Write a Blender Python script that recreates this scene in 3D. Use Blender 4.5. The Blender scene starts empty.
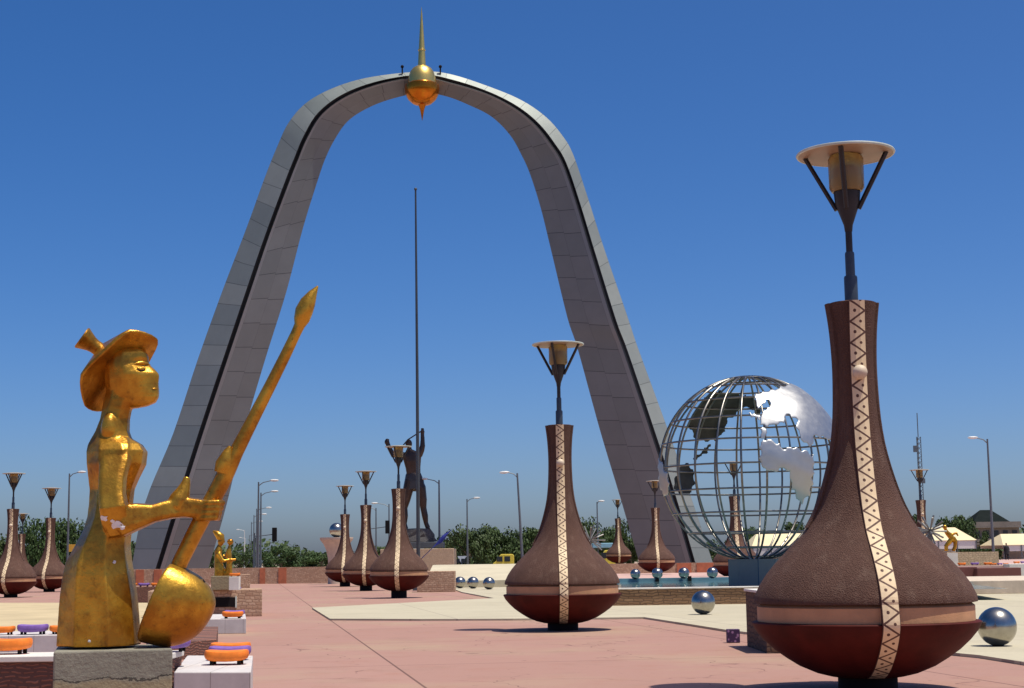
import bpy, bmesh, math, random
from mathutils import Vector, Matrix, Quaternion
from mathutils.bvhtree import BVHTree
R = math.radians
PI = math.pi
random.seed(7)

# ------------------------------------------------------------------ scene
sc = bpy.context.scene
col = sc.collection
world = bpy.data.worlds.new("World")
sc.world = world
world.use_nodes = True

# ------------------------------------------------------------------ camera
F = 1600.0
W, H = 1024, 688
EYE = 1.6
PITCH = math.atan(216.0 / F)
ROLL = R(-0.8)
cam_d = bpy.data.cameras.new("camera")
cam = bpy.data.objects.new("camera", cam_d)
col.objects.link(cam)
cam_d.sensor_width = 36.0
cam_d.lens = 36.0 * F / W
cam_d.clip_start = 0.1
cam_d.clip_end = 20000
RM = Matrix.Rotation(PI / 2 + PITCH, 3, 'X') @ Matrix.Rotation(ROLL, 3, 'Z')
cam.matrix_world = Matrix.Translation((0, 0, EYE)) @ RM.to_4x4()
sc.camera = cam
EYEV = Vector((0, 0, EYE))

def ray(u, v):
    return RM @ Vector(((u - 512.0) / F, (344.0 - v) / F, -1.0))

def G(u, v, z=0.0):
    """where the sight line through a picture point meets the level z"""
    d = ray(u, v)
    t = (z - EYE) / d.z
    return EYEV + d * t

def D(u, v, y):
    """where the sight line through a picture point meets the depth y"""
    d = ray(u, v)
    return EYEV + d * (y / d.y)

def XD(u, v, y, z=0.0):
    p = D(u, v, y)
    return Vector((p.x, y, z))

def project(p):
    q = RM.transposed() @ (Vector(p) - EYEV)
    return 512 + F * q.x / -q.z, 344 - F * q.y / -q.z

# ------------------------------------------------------------------ nodes
class NT:
    def __init__(self, m):
        m.use_nodes = True
        self.t = m.node_tree
        self.n = self.t.nodes
        self.l = self.t.links
    def add(self, typ, **kw):
        n = self.n.new(typ)
        for k, v in kw.items():
            setattr(n, k, v)
        return n
    def set(self, sock, val):
        if isinstance(val, bpy.types.NodeSocket):
            self.l.new(val, sock)
        else:
            if isinstance(val, (tuple, list)) and len(val) == 3 and len(sock.default_value) == 4:
                val = (*val, 1)
            sock.default_value = val
    def math(self, op, a, b=0.0, c=None):
        n = self.add('ShaderNodeMath', operation=op)
        self.set(n.inputs[0], a); self.set(n.inputs[1], b)
        if c is not None: self.set(n.inputs[2], c)
        return n.outputs[0]
    def mix(self, f, a, b, mode='MIX'):
        n = self.add('ShaderNodeMix', data_type='RGBA', blend_type=mode)
        self.set(n.inputs[0], f); self.set(n.inputs[6], a); self.set(n.inputs[7], b)
        return n.outputs[2]
    def noise(self, vec, scale, detail=4, rough=0.6):
        n = self.add('ShaderNodeTexNoise')
        if vec is not None: self.l.new(vec, n.inputs['Vector'])
        n.inputs['Scale'].default_value = scale
        n.inputs['Detail'].default_value = detail
        n.inputs['Roughness'].default_value = rough
        return n.outputs['Fac']
    def ramp(self, f, lo, hi):
        n = self.add('ShaderNodeMapRange')
        self.set(n.inputs[0], f)
        n.inputs[1].default_value = lo; n.inputs[2].default_value = hi
        n.clamp = True
        return n.outputs[0]
    def coord(self, which='Object'):
        return self.add('ShaderNodeTexCoord').outputs[which]
    def sep(self, v):
        n = self.add('ShaderNodeSeparateXYZ'); self.l.new(v, n.inputs[0]); return n.outputs
    def comb(self, x, y, z=0.0):
        n = self.add('ShaderNodeCombineXYZ')
        self.set(n.inputs[0], x); self.set(n.inputs[1], y); self.set(n.inputs[2], z)
        return n.outputs[0]
    def bump(self, h, strength=0.3, dist=0.02):
        n = self.add('ShaderNodeBump')
        n.inputs['Strength'].default_value = strength
        n.inputs['Distance'].default_value = dist
        self.l.new(h, n.inputs['Height'])
        return n.outputs['Normal']

def sh(c, k):
    return tuple(max(0.0, min(1.0, x * k)) for x in c)

def base(name):
    m = bpy.data.materials.new(name)
    t = NT(m)
    b = t.n['Principled BSDF']
    return m, t, b

def mat(name, color, rough=0.6, metal=0.0, nscale=3.0, var=0.15, bscale=0, bstr=0.3, bdist=0.02, spec=0.5):
    m, t, b = base(name)
    o = t.coord()
    n1 = t.noise(o, nscale, 5)
    f = t.ramp(n1, 0.3, 0.7)
    t.set(b.inputs['Base Color'], t.mix(f, sh(color, 1 - var), sh(color, 1 + var)))
    b.inputs['Roughness'].default_value = rough
    b.inputs['Metallic'].default_value = metal
    b.inputs['Specular IOR Level'].default_value = spec
    if bscale:
        t.set(b.inputs['Normal'], t.bump(t.noise(o, bscale, 6), bstr, bdist))
    return m

M = {}

def m_gold():
    m, t, b = base('gold_paint')
    o = t.coord()
    n1 = t.noise(o, 2.2, 6, 0.65)
    n2 = t.noise(o, 11.0, 5, 0.6)
    n3 = t.noise(o, 35.0, 4, 0.7)
    c = t.mix(t.ramp(n1, 0.40, 0.60), (0.60, 0.325, 0.034), (0.33, 0.14, 0.012))
    c = t.mix(t.math('MULTIPLY', t.ramp(n2, 0.56, 0.72), 0.55), c, (0.10, 0.042, 0.010))
    c = t.mix(t.math('MULTIPLY', t.ramp(n3, 0.63, 0.72), 0.6), c, (0.07, 0.035, 0.012))
    t.set(b.inputs['Base Color'], c)
    b.inputs['Metallic'].default_value = 0.72
    r = t.math('ADD', t.math('MULTIPLY', n2, 0.4), 0.13)
    t.set(b.inputs['Roughness'], r)
    h = t.math('ADD', n2, t.math('MULTIPLY', n3, 0.4))
    t.set(b.inputs['Normal'], t.bump(h, 0.28, 0.02))
    return m
M['gold'] = m_gold()

def m_paving():
    m, t, b = base('pink_paving')
    o = t.coord()
    mp = t.add('ShaderNodeMapping'); t.l.new(o, mp.inputs[0])
    mp.inputs['Rotation'].default_value = (0, 0, R(-9.3))
    mp.inputs['Location'].default_value = (-2.216, -25.3, 0)
    br = t.add('ShaderNodeTexBrick')
    br.offset = 0.0
    t.l.new(mp.outputs[0], br.inputs['Vector'])
    br.inputs['Scale'].default_value = 1
    br.inputs['Brick Width'].default_value = 7.0
    br.inputs['Row Height'].default_value = 7.0
    br.inputs['Mortar Size'].default_value = 0.022
    br.inputs['Mortar Smooth'].default_value = 0.3
    br.inputs['Color1'].default_value = (0.335, 0.188, 0.148, 1)
    br.inputs['Color2'].default_value = (0.37, 0.212, 0.168, 1)
    br.inputs['Mortar'].default_value = (0.34, 0.205, 0.15, 1)
    n1 = t.noise(o, 0.22, 6, 0.6)
    n2 = t.noise(o, 1.3, 6, 0.65)
    n3 = t.noise(o, 18.0, 4, 0.7)
    c = br.outputs['Color']
    c = t.mix(t.math('MULTIPLY', t.ramp(n1, 0.50, 0.68), 0.6), c, (0.37, 0.27, 0.175))
    n4 = t.noise(o, 0.55, 7, 0.75)
    c = t.mix(t.math('MULTIPLY', t.ramp(n4, 0.55, 0.70), 0.5), c, (0.25, 0.155, 0.115))
    c = t.mix(t.math('MULTIPLY', t.ramp(n2, 0.52, 0.75), 0.45), c, (0.31, 0.145, 0.10))
    c = t.mix(t.math('MULTIPLY', t.ramp(n3, 0.45, 0.8), 0.3), c, (0.32, 0.2, 0.17))
    n6 = t.noise(o, 5.0, 3, 0.5)
    c = t.mix(t.math('MULTIPLY', t.ramp(n6, 0.70, 0.74), 0.5), c, (0.10, 0.06, 0.05))
    # wandering cracks
    wv = t.add('ShaderNodeTexVoronoi', feature='DISTANCE_TO_EDGE')
    dn = t.add('ShaderNodeTexNoise'); t.l.new(o, dn.inputs['Vector']); dn.inputs['Scale'].default_value = 0.8
    va = t.add('ShaderNodeVectorMath', operation='ADD'); t.l.new(o, va.inputs[0])
    vs = t.add('ShaderNodeVectorMath', operation='SCALE'); t.l.new(dn.outputs['Color'], vs.inputs[0]); vs.inputs['Scale'].default_value = 1.6
    t.l.new(vs.outputs[0], va.inputs[1]); t.l.new(va.outputs[0], wv.inputs['Vector'])
    wv.inputs['Scale'].default_value = 0.3
    crack = t.math('LESS_THAN', wv.outputs['Distance'], 0.004)
    crack = t.math('MULTIPLY', crack, t.ramp(n1, 0.46, 0.52))
    dark = t.math('MAXIMUM', t.math('MULTIPLY', br.outputs['Fac'], 0.85), t.math('MULTIPLY', crack, 0.65))
    c = t.mix(dark, c, (0.12, 0.06, 0.05))
    t.set(b.inputs['Base Color'], c)
    b.inputs['Roughness'].default_value = 0.85
    b.inputs['Specular IOR Level'].default_value = 0.25
    t.set(b.inputs['Normal'], t.bump(t.math('ADD', n3, t.math('MULTIPLY', n2, 1.5)), 0.25, 0.02))
    return m
M['pink'] = m_paving()

def m_slab(name, c1, c2, w, hh, mortar=(0.3, 0.25, 0.2), rot=-9.3, ms=0.02):
    m, t, b = base(name)
    o = t.coord()
    mp = t.add('ShaderNodeMapping'); t.l.new(o, mp.inputs[0])
    mp.inputs['Rotation'].default_value = (0, 0, R(rot))
    br = t.add('ShaderNodeTexBrick'); br.offset = 0
    t.l.new(mp.outputs[0], br.inputs['Vector'])
    br.inputs['Scale'].default_value = 1
    br.inputs['Brick Width'].default_value = w
    br.inputs['Row Height'].default_value = hh
    br.inputs['Mortar Size'].default_value = ms
    br.inputs['Color1'].default_value = (*c1, 1)
    br.inputs['Color2'].default_value = (*c2, 1)
    br.inputs['Mortar'].default_value = (*mortar, 1)
    n2 = t.noise(o, 0.7, 6, 0.65)
    n3 = t.noise(o, 14.0, 4, 0.7)
    c = t.mix(t.math('MULTIPLY', t.ramp(n2, 0.45, 0.75), 0.4), br.outputs['Color'], sh(c1, 0.72))
    c = t.mix(t.math('MULTIPLY', t.ramp(n3, 0.5, 0.8), 0.25), c, sh(c1, 0.55))
    t.set(b.inputs['Base Color'], c)
    b.inputs['Roughness'].default_value = 0.85
    b.inputs['Specular IOR Level'].default_value = 0.25
    t.set(b.inputs['Normal'], t.bump(n3, 0.2, 0.02))
    return m
M['beige'] = m_slab('pale_paving', (0.44, 0.39, 0.28), (0.48, 0.43, 0.31), 5.5, 5.5)
M['pale_wall'] = mat('pale_render', (0.50, 0.44, 0.31), 0.85, 0, 0.6, 0.1, 12, 0.15)
M['sand'] = mat('sand', (0.48, 0.38, 0.22), 0.9, 0, 0.5, 0.16, 8, 0.25)
M['dust'] = mat('dusty_ground', (0.34, 0.25, 0.18), 0.95, 0, 0.05, 0.25, 2, 0.3)

def m_rubble(name, c1, c2, mortar, bw=0.34, rh=0.17, str_=0.5):
    m, t, b = base(name)
    o = t.coord()
    s = t.sep(o)
    v = t.comb(t.math('ADD', s[0], s[1]), s[2])
    dn = t.add('ShaderNodeTexNoise'); t.l.new(v, dn.inputs['Vector']); dn.inputs['Scale'].default_value = 3.0
    va = t.add('ShaderNodeVectorMath', operation='ADD'); t.l.new(v, va.inputs[0])
    vs = t.add('ShaderNodeVectorMath', operation='SCALE'); t.l.new(dn.outputs['Color'], vs.inputs[0]); vs.inputs['Scale'].default_value = 0.17
    t.l.new(vs.outputs[0], va.inputs[1])
    br = t.add('ShaderNodeTexBrick'); br.offset = 0.5; br.squash = 0.8; br.squash_frequency = 3
    t.l.new(va.outputs[0], br.inputs['Vector'])
    br.inputs['Scale'].default_value = 1
    br.inputs['Brick Width'].default_value = bw
    br.inputs['Row Height'].default_value = rh
    br.inputs['Mortar Size'].default_value = 0.018
    br.inputs['Mortar Smooth'].default_value = 0.4
    br.inputs['Color1'].default_value = (*c1, 1)
    br.inputs['Color2'].default_value = (*c2, 1)
    br.inputs['Mortar'].default_value = (*mortar, 1)
    n = t.noise(o, 5.0, 5, 0.7)
    c = t.mix(t.math('MULTIPLY', t.ramp(n, 0.4, 0.75), 0.5), br.outputs['Color'], sh(c1, 0.55))
    t.set(b.inputs['Base Color'], c)
    b.inputs['Roughness'].default_value = 0.9
    hgt = t.math('SUBTRACT', t.math('MULTIPLY', n, 0.5), br.outputs['Fac'])
    t.set(b.inputs['Normal'], t.bump(hgt, str_, 0.04))
    return m
M['rubble'] = m_rubble('tan_rubble', (0.40, 0.24, 0.15), (0.58, 0.40, 0.27), (0.36, 0.22, 0.14), 0.21, 0.10)
M['rubble_pale'] = m_rubble('pale_rubble', (0.52, 0.38, 0.24), (0.60, 0.45, 0.29), (0.36, 0.26, 0.17), 0.22, 0.11)
M['brown_stone'] = m_rubble('brown_stone', (0.25, 0.135, 0.065), (0.34, 0.20, 0.10), (0.14, 0.08, 0.045), 0.4, 0.09)
M['shaded_stone'] = m_rubble('shaded_brown_stone', (0.10, 0.05, 0.028), (0.15, 0.08, 0.045), (0.06, 0.03, 0.02), 0.3, 0.09)  # brown stone darkened so its colour carries the shade of the wall block
M['brick'] = m_rubble('red_brick', (0.22, 0.085, 0.055), (0.32, 0.14, 0.09), (0.12, 0.06, 0.045), 0.15, 0.045)
M['pale_stone'] = mat('pale_stone', (0.56, 0.46, 0.35), 0.85, 0, 2, 0.14, 15, 0.2)
M['terracotta'] = mat('terracotta', (0.42, 0.13, 0.06), 0.8, 0, 2, 0.2, 20, 0.2)
M['maroon_panel'] = mat('maroon_panel', (0.16, 0.05, 0.04), 0.7, 0, 1, 0.15)
M['pink_stone'] = mat('pink_stone', (0.50, 0.32, 0.27), 0.8, 0, 1, 0.12)

def m_stucco():
    m, t, b = base('brown_stucco')
    o = t.coord()
    n1 = t.noise(o, 1.6, 6, 0.6)
    n2 = t.noise(o, 55.0, 6, 0.75)
    vo = t.add('ShaderNodeTexVoronoi'); t.l.new(o, vo.inputs['Vector']); vo.inputs['Scale'].default_value = 60
    c = t.mix(t.ramp(n1, 0.35, 0.7), (0.072, 0.033, 0.022), (0.102, 0.049, 0.033))
    c = t.mix(t.math('MULTIPLY', t.ramp(n2, 0.5, 0.72), 0.6), c, (0.175, 0.092, 0.066))
    so_ = t.sep(o)
    st_ = t.noise(t.comb(t.math('MULTIPLY', so_[0], 5.0), t.math('MULTIPLY', so_[1], 5.0), t.math('MULTIPLY', so_[2], 0.5)), 1.5, 5, 0.65)
    c = t.mix(t.math('MULTIPLY', t.ramp(st_, 0.52, 0.72), 0.35), c, (0.20, 0.13, 0.095))
    t.set(b.inputs['Base Color'], c)
    b.inputs['Roughness'].default_value = 0.82
    b.inputs['Specular IOR Level'].default_value = 0.3
    h = t.math('ADD', n2, t.math('MULTIPLY', vo.outputs['Distance'], 0.6))
    t.set(b.inputs['Normal'], t.bump(h, 0.75, 0.02))
    return m
M['stucco'] = m_stucco()
M['maroon'] = mat('maroon_paint', (0.070, 0.009, 0.006), 0.65, 0, 2.5, 0.3, 30, 0.2, 0.01, 0.15)
M['tan'] = mat('tan_band', (0.48, 0.255, 0.125), 0.7, 0, 3, 0.14, 30, 0.2)

def m_strip():
    m, t, b = base('zigzag_strip')
    uv = t.sep(t.coord('UV'))
    p = 0.26                               # height of one zig and one zag, metres
    ph = t.math('FRACT', t.math('DIVIDE', uv[1], p))
    tri = t.math('ABSOLUTE', t.math('SUBTRACT', t.math('MULTIPLY', ph, 2), 1))     # 1..0..1
    x = t.math('ADD', t.math('MULTIPLY', tri, 0.92), 0.04)
    line = t.math('LESS_THAN', t.math('ABSOLUTE', t.math('SUBTRACT', uv[0], x)), 0.10)
    def dot(cu, cv):
        du = t.math('MULTIPLY', t.math('SUBTRACT', uv[0], cu), 0.2)
        dv = t.math('MULTIPLY', t.math('SUBTRACT', ph, cv), p)
        dd = t.math('ADD', t.math('MULTIPLY', du, du), t.math('MULTIPLY', dv, dv))
        return t.math('LESS_THAN', dd, 0.018 ** 2)
    k = t.math('MAXIMUM', line, dot(0.68, 0.5))
    k = t.math('MAXIMUM', k, t.math('MAXIMUM', dot(0.32, 0.02), dot(0.32, 1.0)))
    e = t.math('GREATER_THAN', t.math('ABSOLUTE', t.math('SUBTRACT', uv[0], 0.5)), 0.47)
    k = t.math('MAXIMUM', k, e)
    n = t.noise(t.coord(), 9, 5)
    cream = t.mix(n, (0.62, 0.46, 0.27), (0.80, 0.64, 0.41))
    t.set(b.inputs['Base Color'], t.mix(k, cream, (0.10, 0.045, 0.03)))
    b.inputs['Roughness'].default_value = 0.75
    t.set(b.inputs['Normal'], t.bump(t.math('SUBTRACT', 1.0, k), 0.5, 0.012))
    return m
M['strip'] = m_strip()
M['iron'] = mat('dark_iron', (0.022, 0.02, 0.022), 0.5, 0.3, 5, 0.3)
M['sleeve'] = mat('blue_grey_pole', (0.05, 0.065, 0.085), 0.45, 0.4, 4, 0.2)
M['shade'] = mat('cream_shade', (0.32, 0.225, 0.15), 0.5, 0, 3, 0.1)
M['rim'] = mat('pale_green_rim', (0.50, 0.55, 0.48), 0.5)
def m_amber():
    m, t, b = base('amber_lantern')
    o = t.coord()
    t.set(b.inputs['Base Color'], t.mix(t.noise(o, 3), (0.40, 0.26, 0.08), (0.50, 0.36, 0.14)))
    b.inputs['Roughness'].default_value = 0.35
    b.inputs['Transmission Weight'].default_value = 0.6
    return m
M['amber'] = m_amber()
M['lamp_core'] = mat('dark_lamp_core', (0.06, 0.04, 0.015), 0.6)
M['boss'] = mat('cream_boss', (0.62, 0.50, 0.36), 0.6)

def m_panels(name, ca, cb, pv, nu, metal=0.35, rough=0.42):
    m, t, b = base(name)
    uv = t.sep(t.coord('UV'))
    pu = t.math('MULTIPLY', uv[0], nu)
    pvv = t.math('DIVIDE', uv[1], pv)
    iu = t.math('FLOOR', pu)
    off = t.math('ADD', pvv, t.math('MULTIPLY', iu, 0.06))
    iv = t.math('FLOOR', off)
    wn = t.add('ShaderNodeTexWhiteNoise', noise_dimensions='2D')
    t.l.new(t.comb(iu, iv), wn.inputs['Vector'])
    c = t.mix(wn.outputs['Value'], ca, cb)
    n = t.noise(t.coord(), 0.6, 5)
    c = t.mix(t.math('MULTIPLY', t.ramp(n, 0.4, 0.75), 0.22), c, sh(ca, 0.6))
    lv = t.math('LESS_THAN', t.math('FRACT', off), 0.030)
    lu = t.math('LESS_THAN', t.math('FRACT', pu), 0.012 * nu)
    k = t.math('MULTIPLY', t.math('MAXIMUM', lv, t.math('MULTIPLY', lu, 0.4)), 0.6)
    c = t.mix(k, c, (0.025, 0.025, 0.03))
    t.set(b.inputs['Base Color'], c)
    b.inputs['Metallic'].default_value = metal
    t.set(b.inputs['Roughness'], t.math('ADD', t.math('MULTIPLY', wn.outputs['Value'], 0.12), rough))
    return m
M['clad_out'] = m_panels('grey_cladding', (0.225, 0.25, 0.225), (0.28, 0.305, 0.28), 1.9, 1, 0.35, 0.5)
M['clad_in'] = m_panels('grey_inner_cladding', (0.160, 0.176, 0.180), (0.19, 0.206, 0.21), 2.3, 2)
M['trim'] = mat('light_grey_trim', (0.215, 0.225, 0.235), 0.4, 0.4, 0.5, 0.08)
M['groove'] = mat('black_groove', (0.008, 0.009, 0.012), 0.5)
M['bright_gold'] = mat('bright_gold', (0.80, 0.56, 0.16), 0.33, 0.9, 1, 0.1)
M['amber_gold'] = mat('amber_gold', (0.55, 0.18, 0.015), 0.24, 0.9, 0.8, 0.2)
M['steel'] = mat('polished_steel', (0.37, 0.355, 0.32), 0.22, 1.0, 3, 0.14, 1.4, 0.05, 0.05)
M['globe_bar'] = mat('globe_bar_steel', (0.20, 0.19, 0.172), 0.34, 0.95, 2, 0.35)
def m_continent():
    m, t, b = base('continent_steel')
    o = t.coord()
    n = t.noise(o, 0.9, 3, 0.5)
    n2 = t.noise(o, 4.0, 5, 0.6)
    t.set(b.inputs['Base Color'], t.mix(n2, (0.40, 0.40, 0.395), (0.50, 0.50, 0.49)))
    b.inputs['Metallic'].default_value = 0.92
    t.set(b.inputs['Roughness'], t.math('ADD', t.math('MULTIPLY', n2, 0.2), 0.34))
    t.set(b.inputs['Normal'], t.bump(n, 0.12, 0.2))
    return m
M['continent'] = m_continent()
M['shaded_sheet'] = mat('shaded_inner_sheet', (0.055, 0.05, 0.038), 0.6, 0.3, 2, 0.4, 6, 0.4)  # darkened sheet, paints the shade inside the far half of the globe
M['blue_tile'] = m_slab('blue_base_paint', (0.20, 0.205, 0.20), (0.225, 0.23, 0.225), 1.6, 30, (0.04, 0.08, 0.13), 0)
M['pool_tile'] = mat('pool_blue', (0.16, 0.29, 0.33), 0.5, 0, 2, 0.15)
M['water'] = mat('pool_water', (0.10, 0.20, 0.22), 0.06, 0, 1, 0.15, 3.0, 0.12, 0.03)
M['concrete'] = None
def m_concrete():
    m, t, b = base('old_concrete')
    o = t.coord()
    n1 = t.noise(o, 2.0, 6, 0.65); n2 = t.noise(o, 14, 6, 0.7)
    z = t.sep(o)[2]
    low = t.ramp(t.math('ADD', z, t.math('MULTIPLY', t.math('SUBTRACT', n1, 0.5), 0.22)), 0.66, 0.62)
    c = t.mix(t.ramp(n1, 0.35, 0.65), (0.19, 0.178, 0.135), (0.25, 0.235, 0.18))
    c = t.mix(low, c, t.mix(n2, (0.20, 0.16, 0.09), (0.36, 0.30, 0.18)))
    c = t.mix(t.math('MULTIPLY', t.ramp(n2, 0.55, 0.72), 0.5), c, (0.09, 0.075, 0.05))
    cr = t.math('ABSOLUTE', t.math('SUBTRACT', t.math('ADD', z, t.math('MULTIPLY', n1, 0.3)), 0.80))
    c = t.mix(t.math('MULTIPLY', t.math('LESS_THAN', cr, 0.006), 0.85), c, (0.03, 0.025, 0.02))
    t.set(b.inputs['Base Color'], c)
    b.inputs['Roughness'].default_value = 0.9
    t.set(b.inputs['Normal'], t.bump(t.math('ADD', n2, n1), 0.5, 0.03))
    return m
M['concrete'] = m_concrete()
M['bench'] = None
def m_bench():
    m, t, b = base('white_bench_panels')
    o = t.coord()
    s = t.sep(o)
    f = t.math('FRACT', t.math('ADD', t.math('DIVIDE', s[0], 0.42), 0.5))
    k = t.math('LESS_THAN', f, 0.022)
    n = t.noise(o, 4, 6, 0.65)
    c = t.mix(t.ramp(n, 0.35, 0.7), (0.50, 0.46, 0.44), (0.60, 0.56, 0.53))
    c = t.mix(t.math('MULTIPLY', k, 0.7), c, (0.2, 0.17, 0.15))
    t.set(b.inputs['Base Color'], c)
    b.inputs['Roughness'].default_value = 0.75
    return m
M['bench'] = m_bench()
M['white'] = mat('white_concrete', (0.66, 0.62, 0.56), 0.8, 0, 2, 0.1, 15, 0.15)
M['orange'] = mat('orange_plastic', (0.78, 0.19, 0.012), 0.62, 0, 9, 0.2)
M['purple'] = mat('purple_plastic', (0.20, 0.105, 0.36), 0.62, 0, 9, 0.2)
M['dark'] = mat('dark_metal', (0.014, 0.012, 0.012), 0.75, spec=0.1)
M['spike_metal'] = mat('pale_spike_metal', (0.20, 0.20, 0.19), 0.45, 0.5, 2, 0.1)
M['galv'] = mat('grey_pole', (0.12, 0.135, 0.15), 0.5, 0.3, 1, 0.15)
M['lamp_white'] = mat('white_lamp_housing', (0.62, 0.62, 0.6), 0.5)
M['flagpole'] = mat('flagpole_steel', (0.07, 0.075, 0.08), 0.4, 0.5, 0.5, 0.2)
M['blue_cloth'] = mat('blue_cloth', (0.015, 0.025, 0.22), 0.8, 0, 4, 0.3)
M['yellow_cloth'] = mat('yellow_cloth', (0.60, 0.33, 0.04), 0.8)
M['bronze'] = mat('dark_bronze', (0.06, 0.042, 0.034), 0.38, 0.6, 0.8, 0.35)
M['bronze_light'] = mat('worn_bronze', (0.11, 0.08, 0.06), 0.3, 0.7, 0.8, 0.35)
M['rock'] = mat('dark_rock', (0.05, 0.045, 0.045), 0.8, 0, 1.5, 0.3, 4, 0.6, 0.1)
M['slate'] = mat('slate_plinth', (0.055, 0.065, 0.08), 0.6, 0, 1, 0.2)
M['tent'] = mat('cream_canvas', (0.72, 0.60, 0.36), 0.7, 0, 0.3, 0.06)
M['tent_wall'] = mat('white_canvas', (0.66, 0.65, 0.62), 0.7, 0, 0.3, 0.06)
M['tent_shade'] = mat('grey_canvas', (0.20, 0.19, 0.18), 0.7, 0, 0.3, 0.1)
M['roof'] = mat('dark_roof', (0.012, 0.016, 0.015), 0.9, 0, 1, 0.2, spec=0.05)
M['bwall'] = mat('grey_brown_wall', (0.22, 0.19, 0.16), 0.9, 0, 0.6, 0.18)
M['glass_dark'] = mat('dark_window', (0.025, 0.03, 0.035), 0.2)
M['yellow_paint'] = mat('yellow_paint', (0.72, 0.55, 0.06), 0.5)
M['white_paint'] = mat('white_paint', (0.75, 0.75, 0.74), 0.35)
M['sky_blue_paint'] = mat('light_blue_paint', (0.22, 0.42, 0.52), 0.6)
M['tyre'] = mat('tyre_rubber', (0.02, 0.02, 0.02), 0.9)
M['clothes'] = mat('dark_clothes', (0.015, 0.015, 0.018), 0.9)
M['skin'] = mat('dark_skin', (0.05, 0.028, 0.02), 0.6)
M['bark'] = mat('bark', (0.10, 0.07, 0.05), 0.9, 0, 2, 0.25)
def m_leaf(name, a, b_):
    m, t, b = base(name)
    o = t.coord()
    n = t.noise(o, 0.6, 4, 0.7)
    oi = t.add('ShaderNodeObjectInfo')
    c = t.mix(t.ramp(n, 0.3, 0.7), a, b_)
    c = t.mix(t.math('MULTIPLY', oi.outputs['Random'], 0.4), c, (0.055, 0.07, 0.02))
    t.set(b.inputs['Base Color'], c)
    b.inputs['Roughness'].default_value = 0.6
    b.inputs['Specular IOR Level'].default_value = 0.25
    return m
M['leaf'] = m_leaf('foliage', (0.025, 0.050, 0.013), (0.058, 0.10, 0.024))
def m_trinket():
    m, t, b = base('patterned_purple')
    v = t.add('ShaderNodeTexVoronoi'); t.l.new(t.coord(), v.inputs['Vector']); v.inputs['Scale'].default_value = 14
    t.set(b.inputs['Base Color'], t.mix(t.ramp(v.outputs['Distance'], 0.25, 0.4), (0.30, 0.16, 0.30), (0.04, 0.012, 0.06)))
    b.inputs['Roughness'].default_value = 0.7
    return m
M['trinket'] = m_trinket()
M['chip'] = mat('bare_white_plaster', (0.75, 0.73, 0.70), 0.8)

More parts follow.
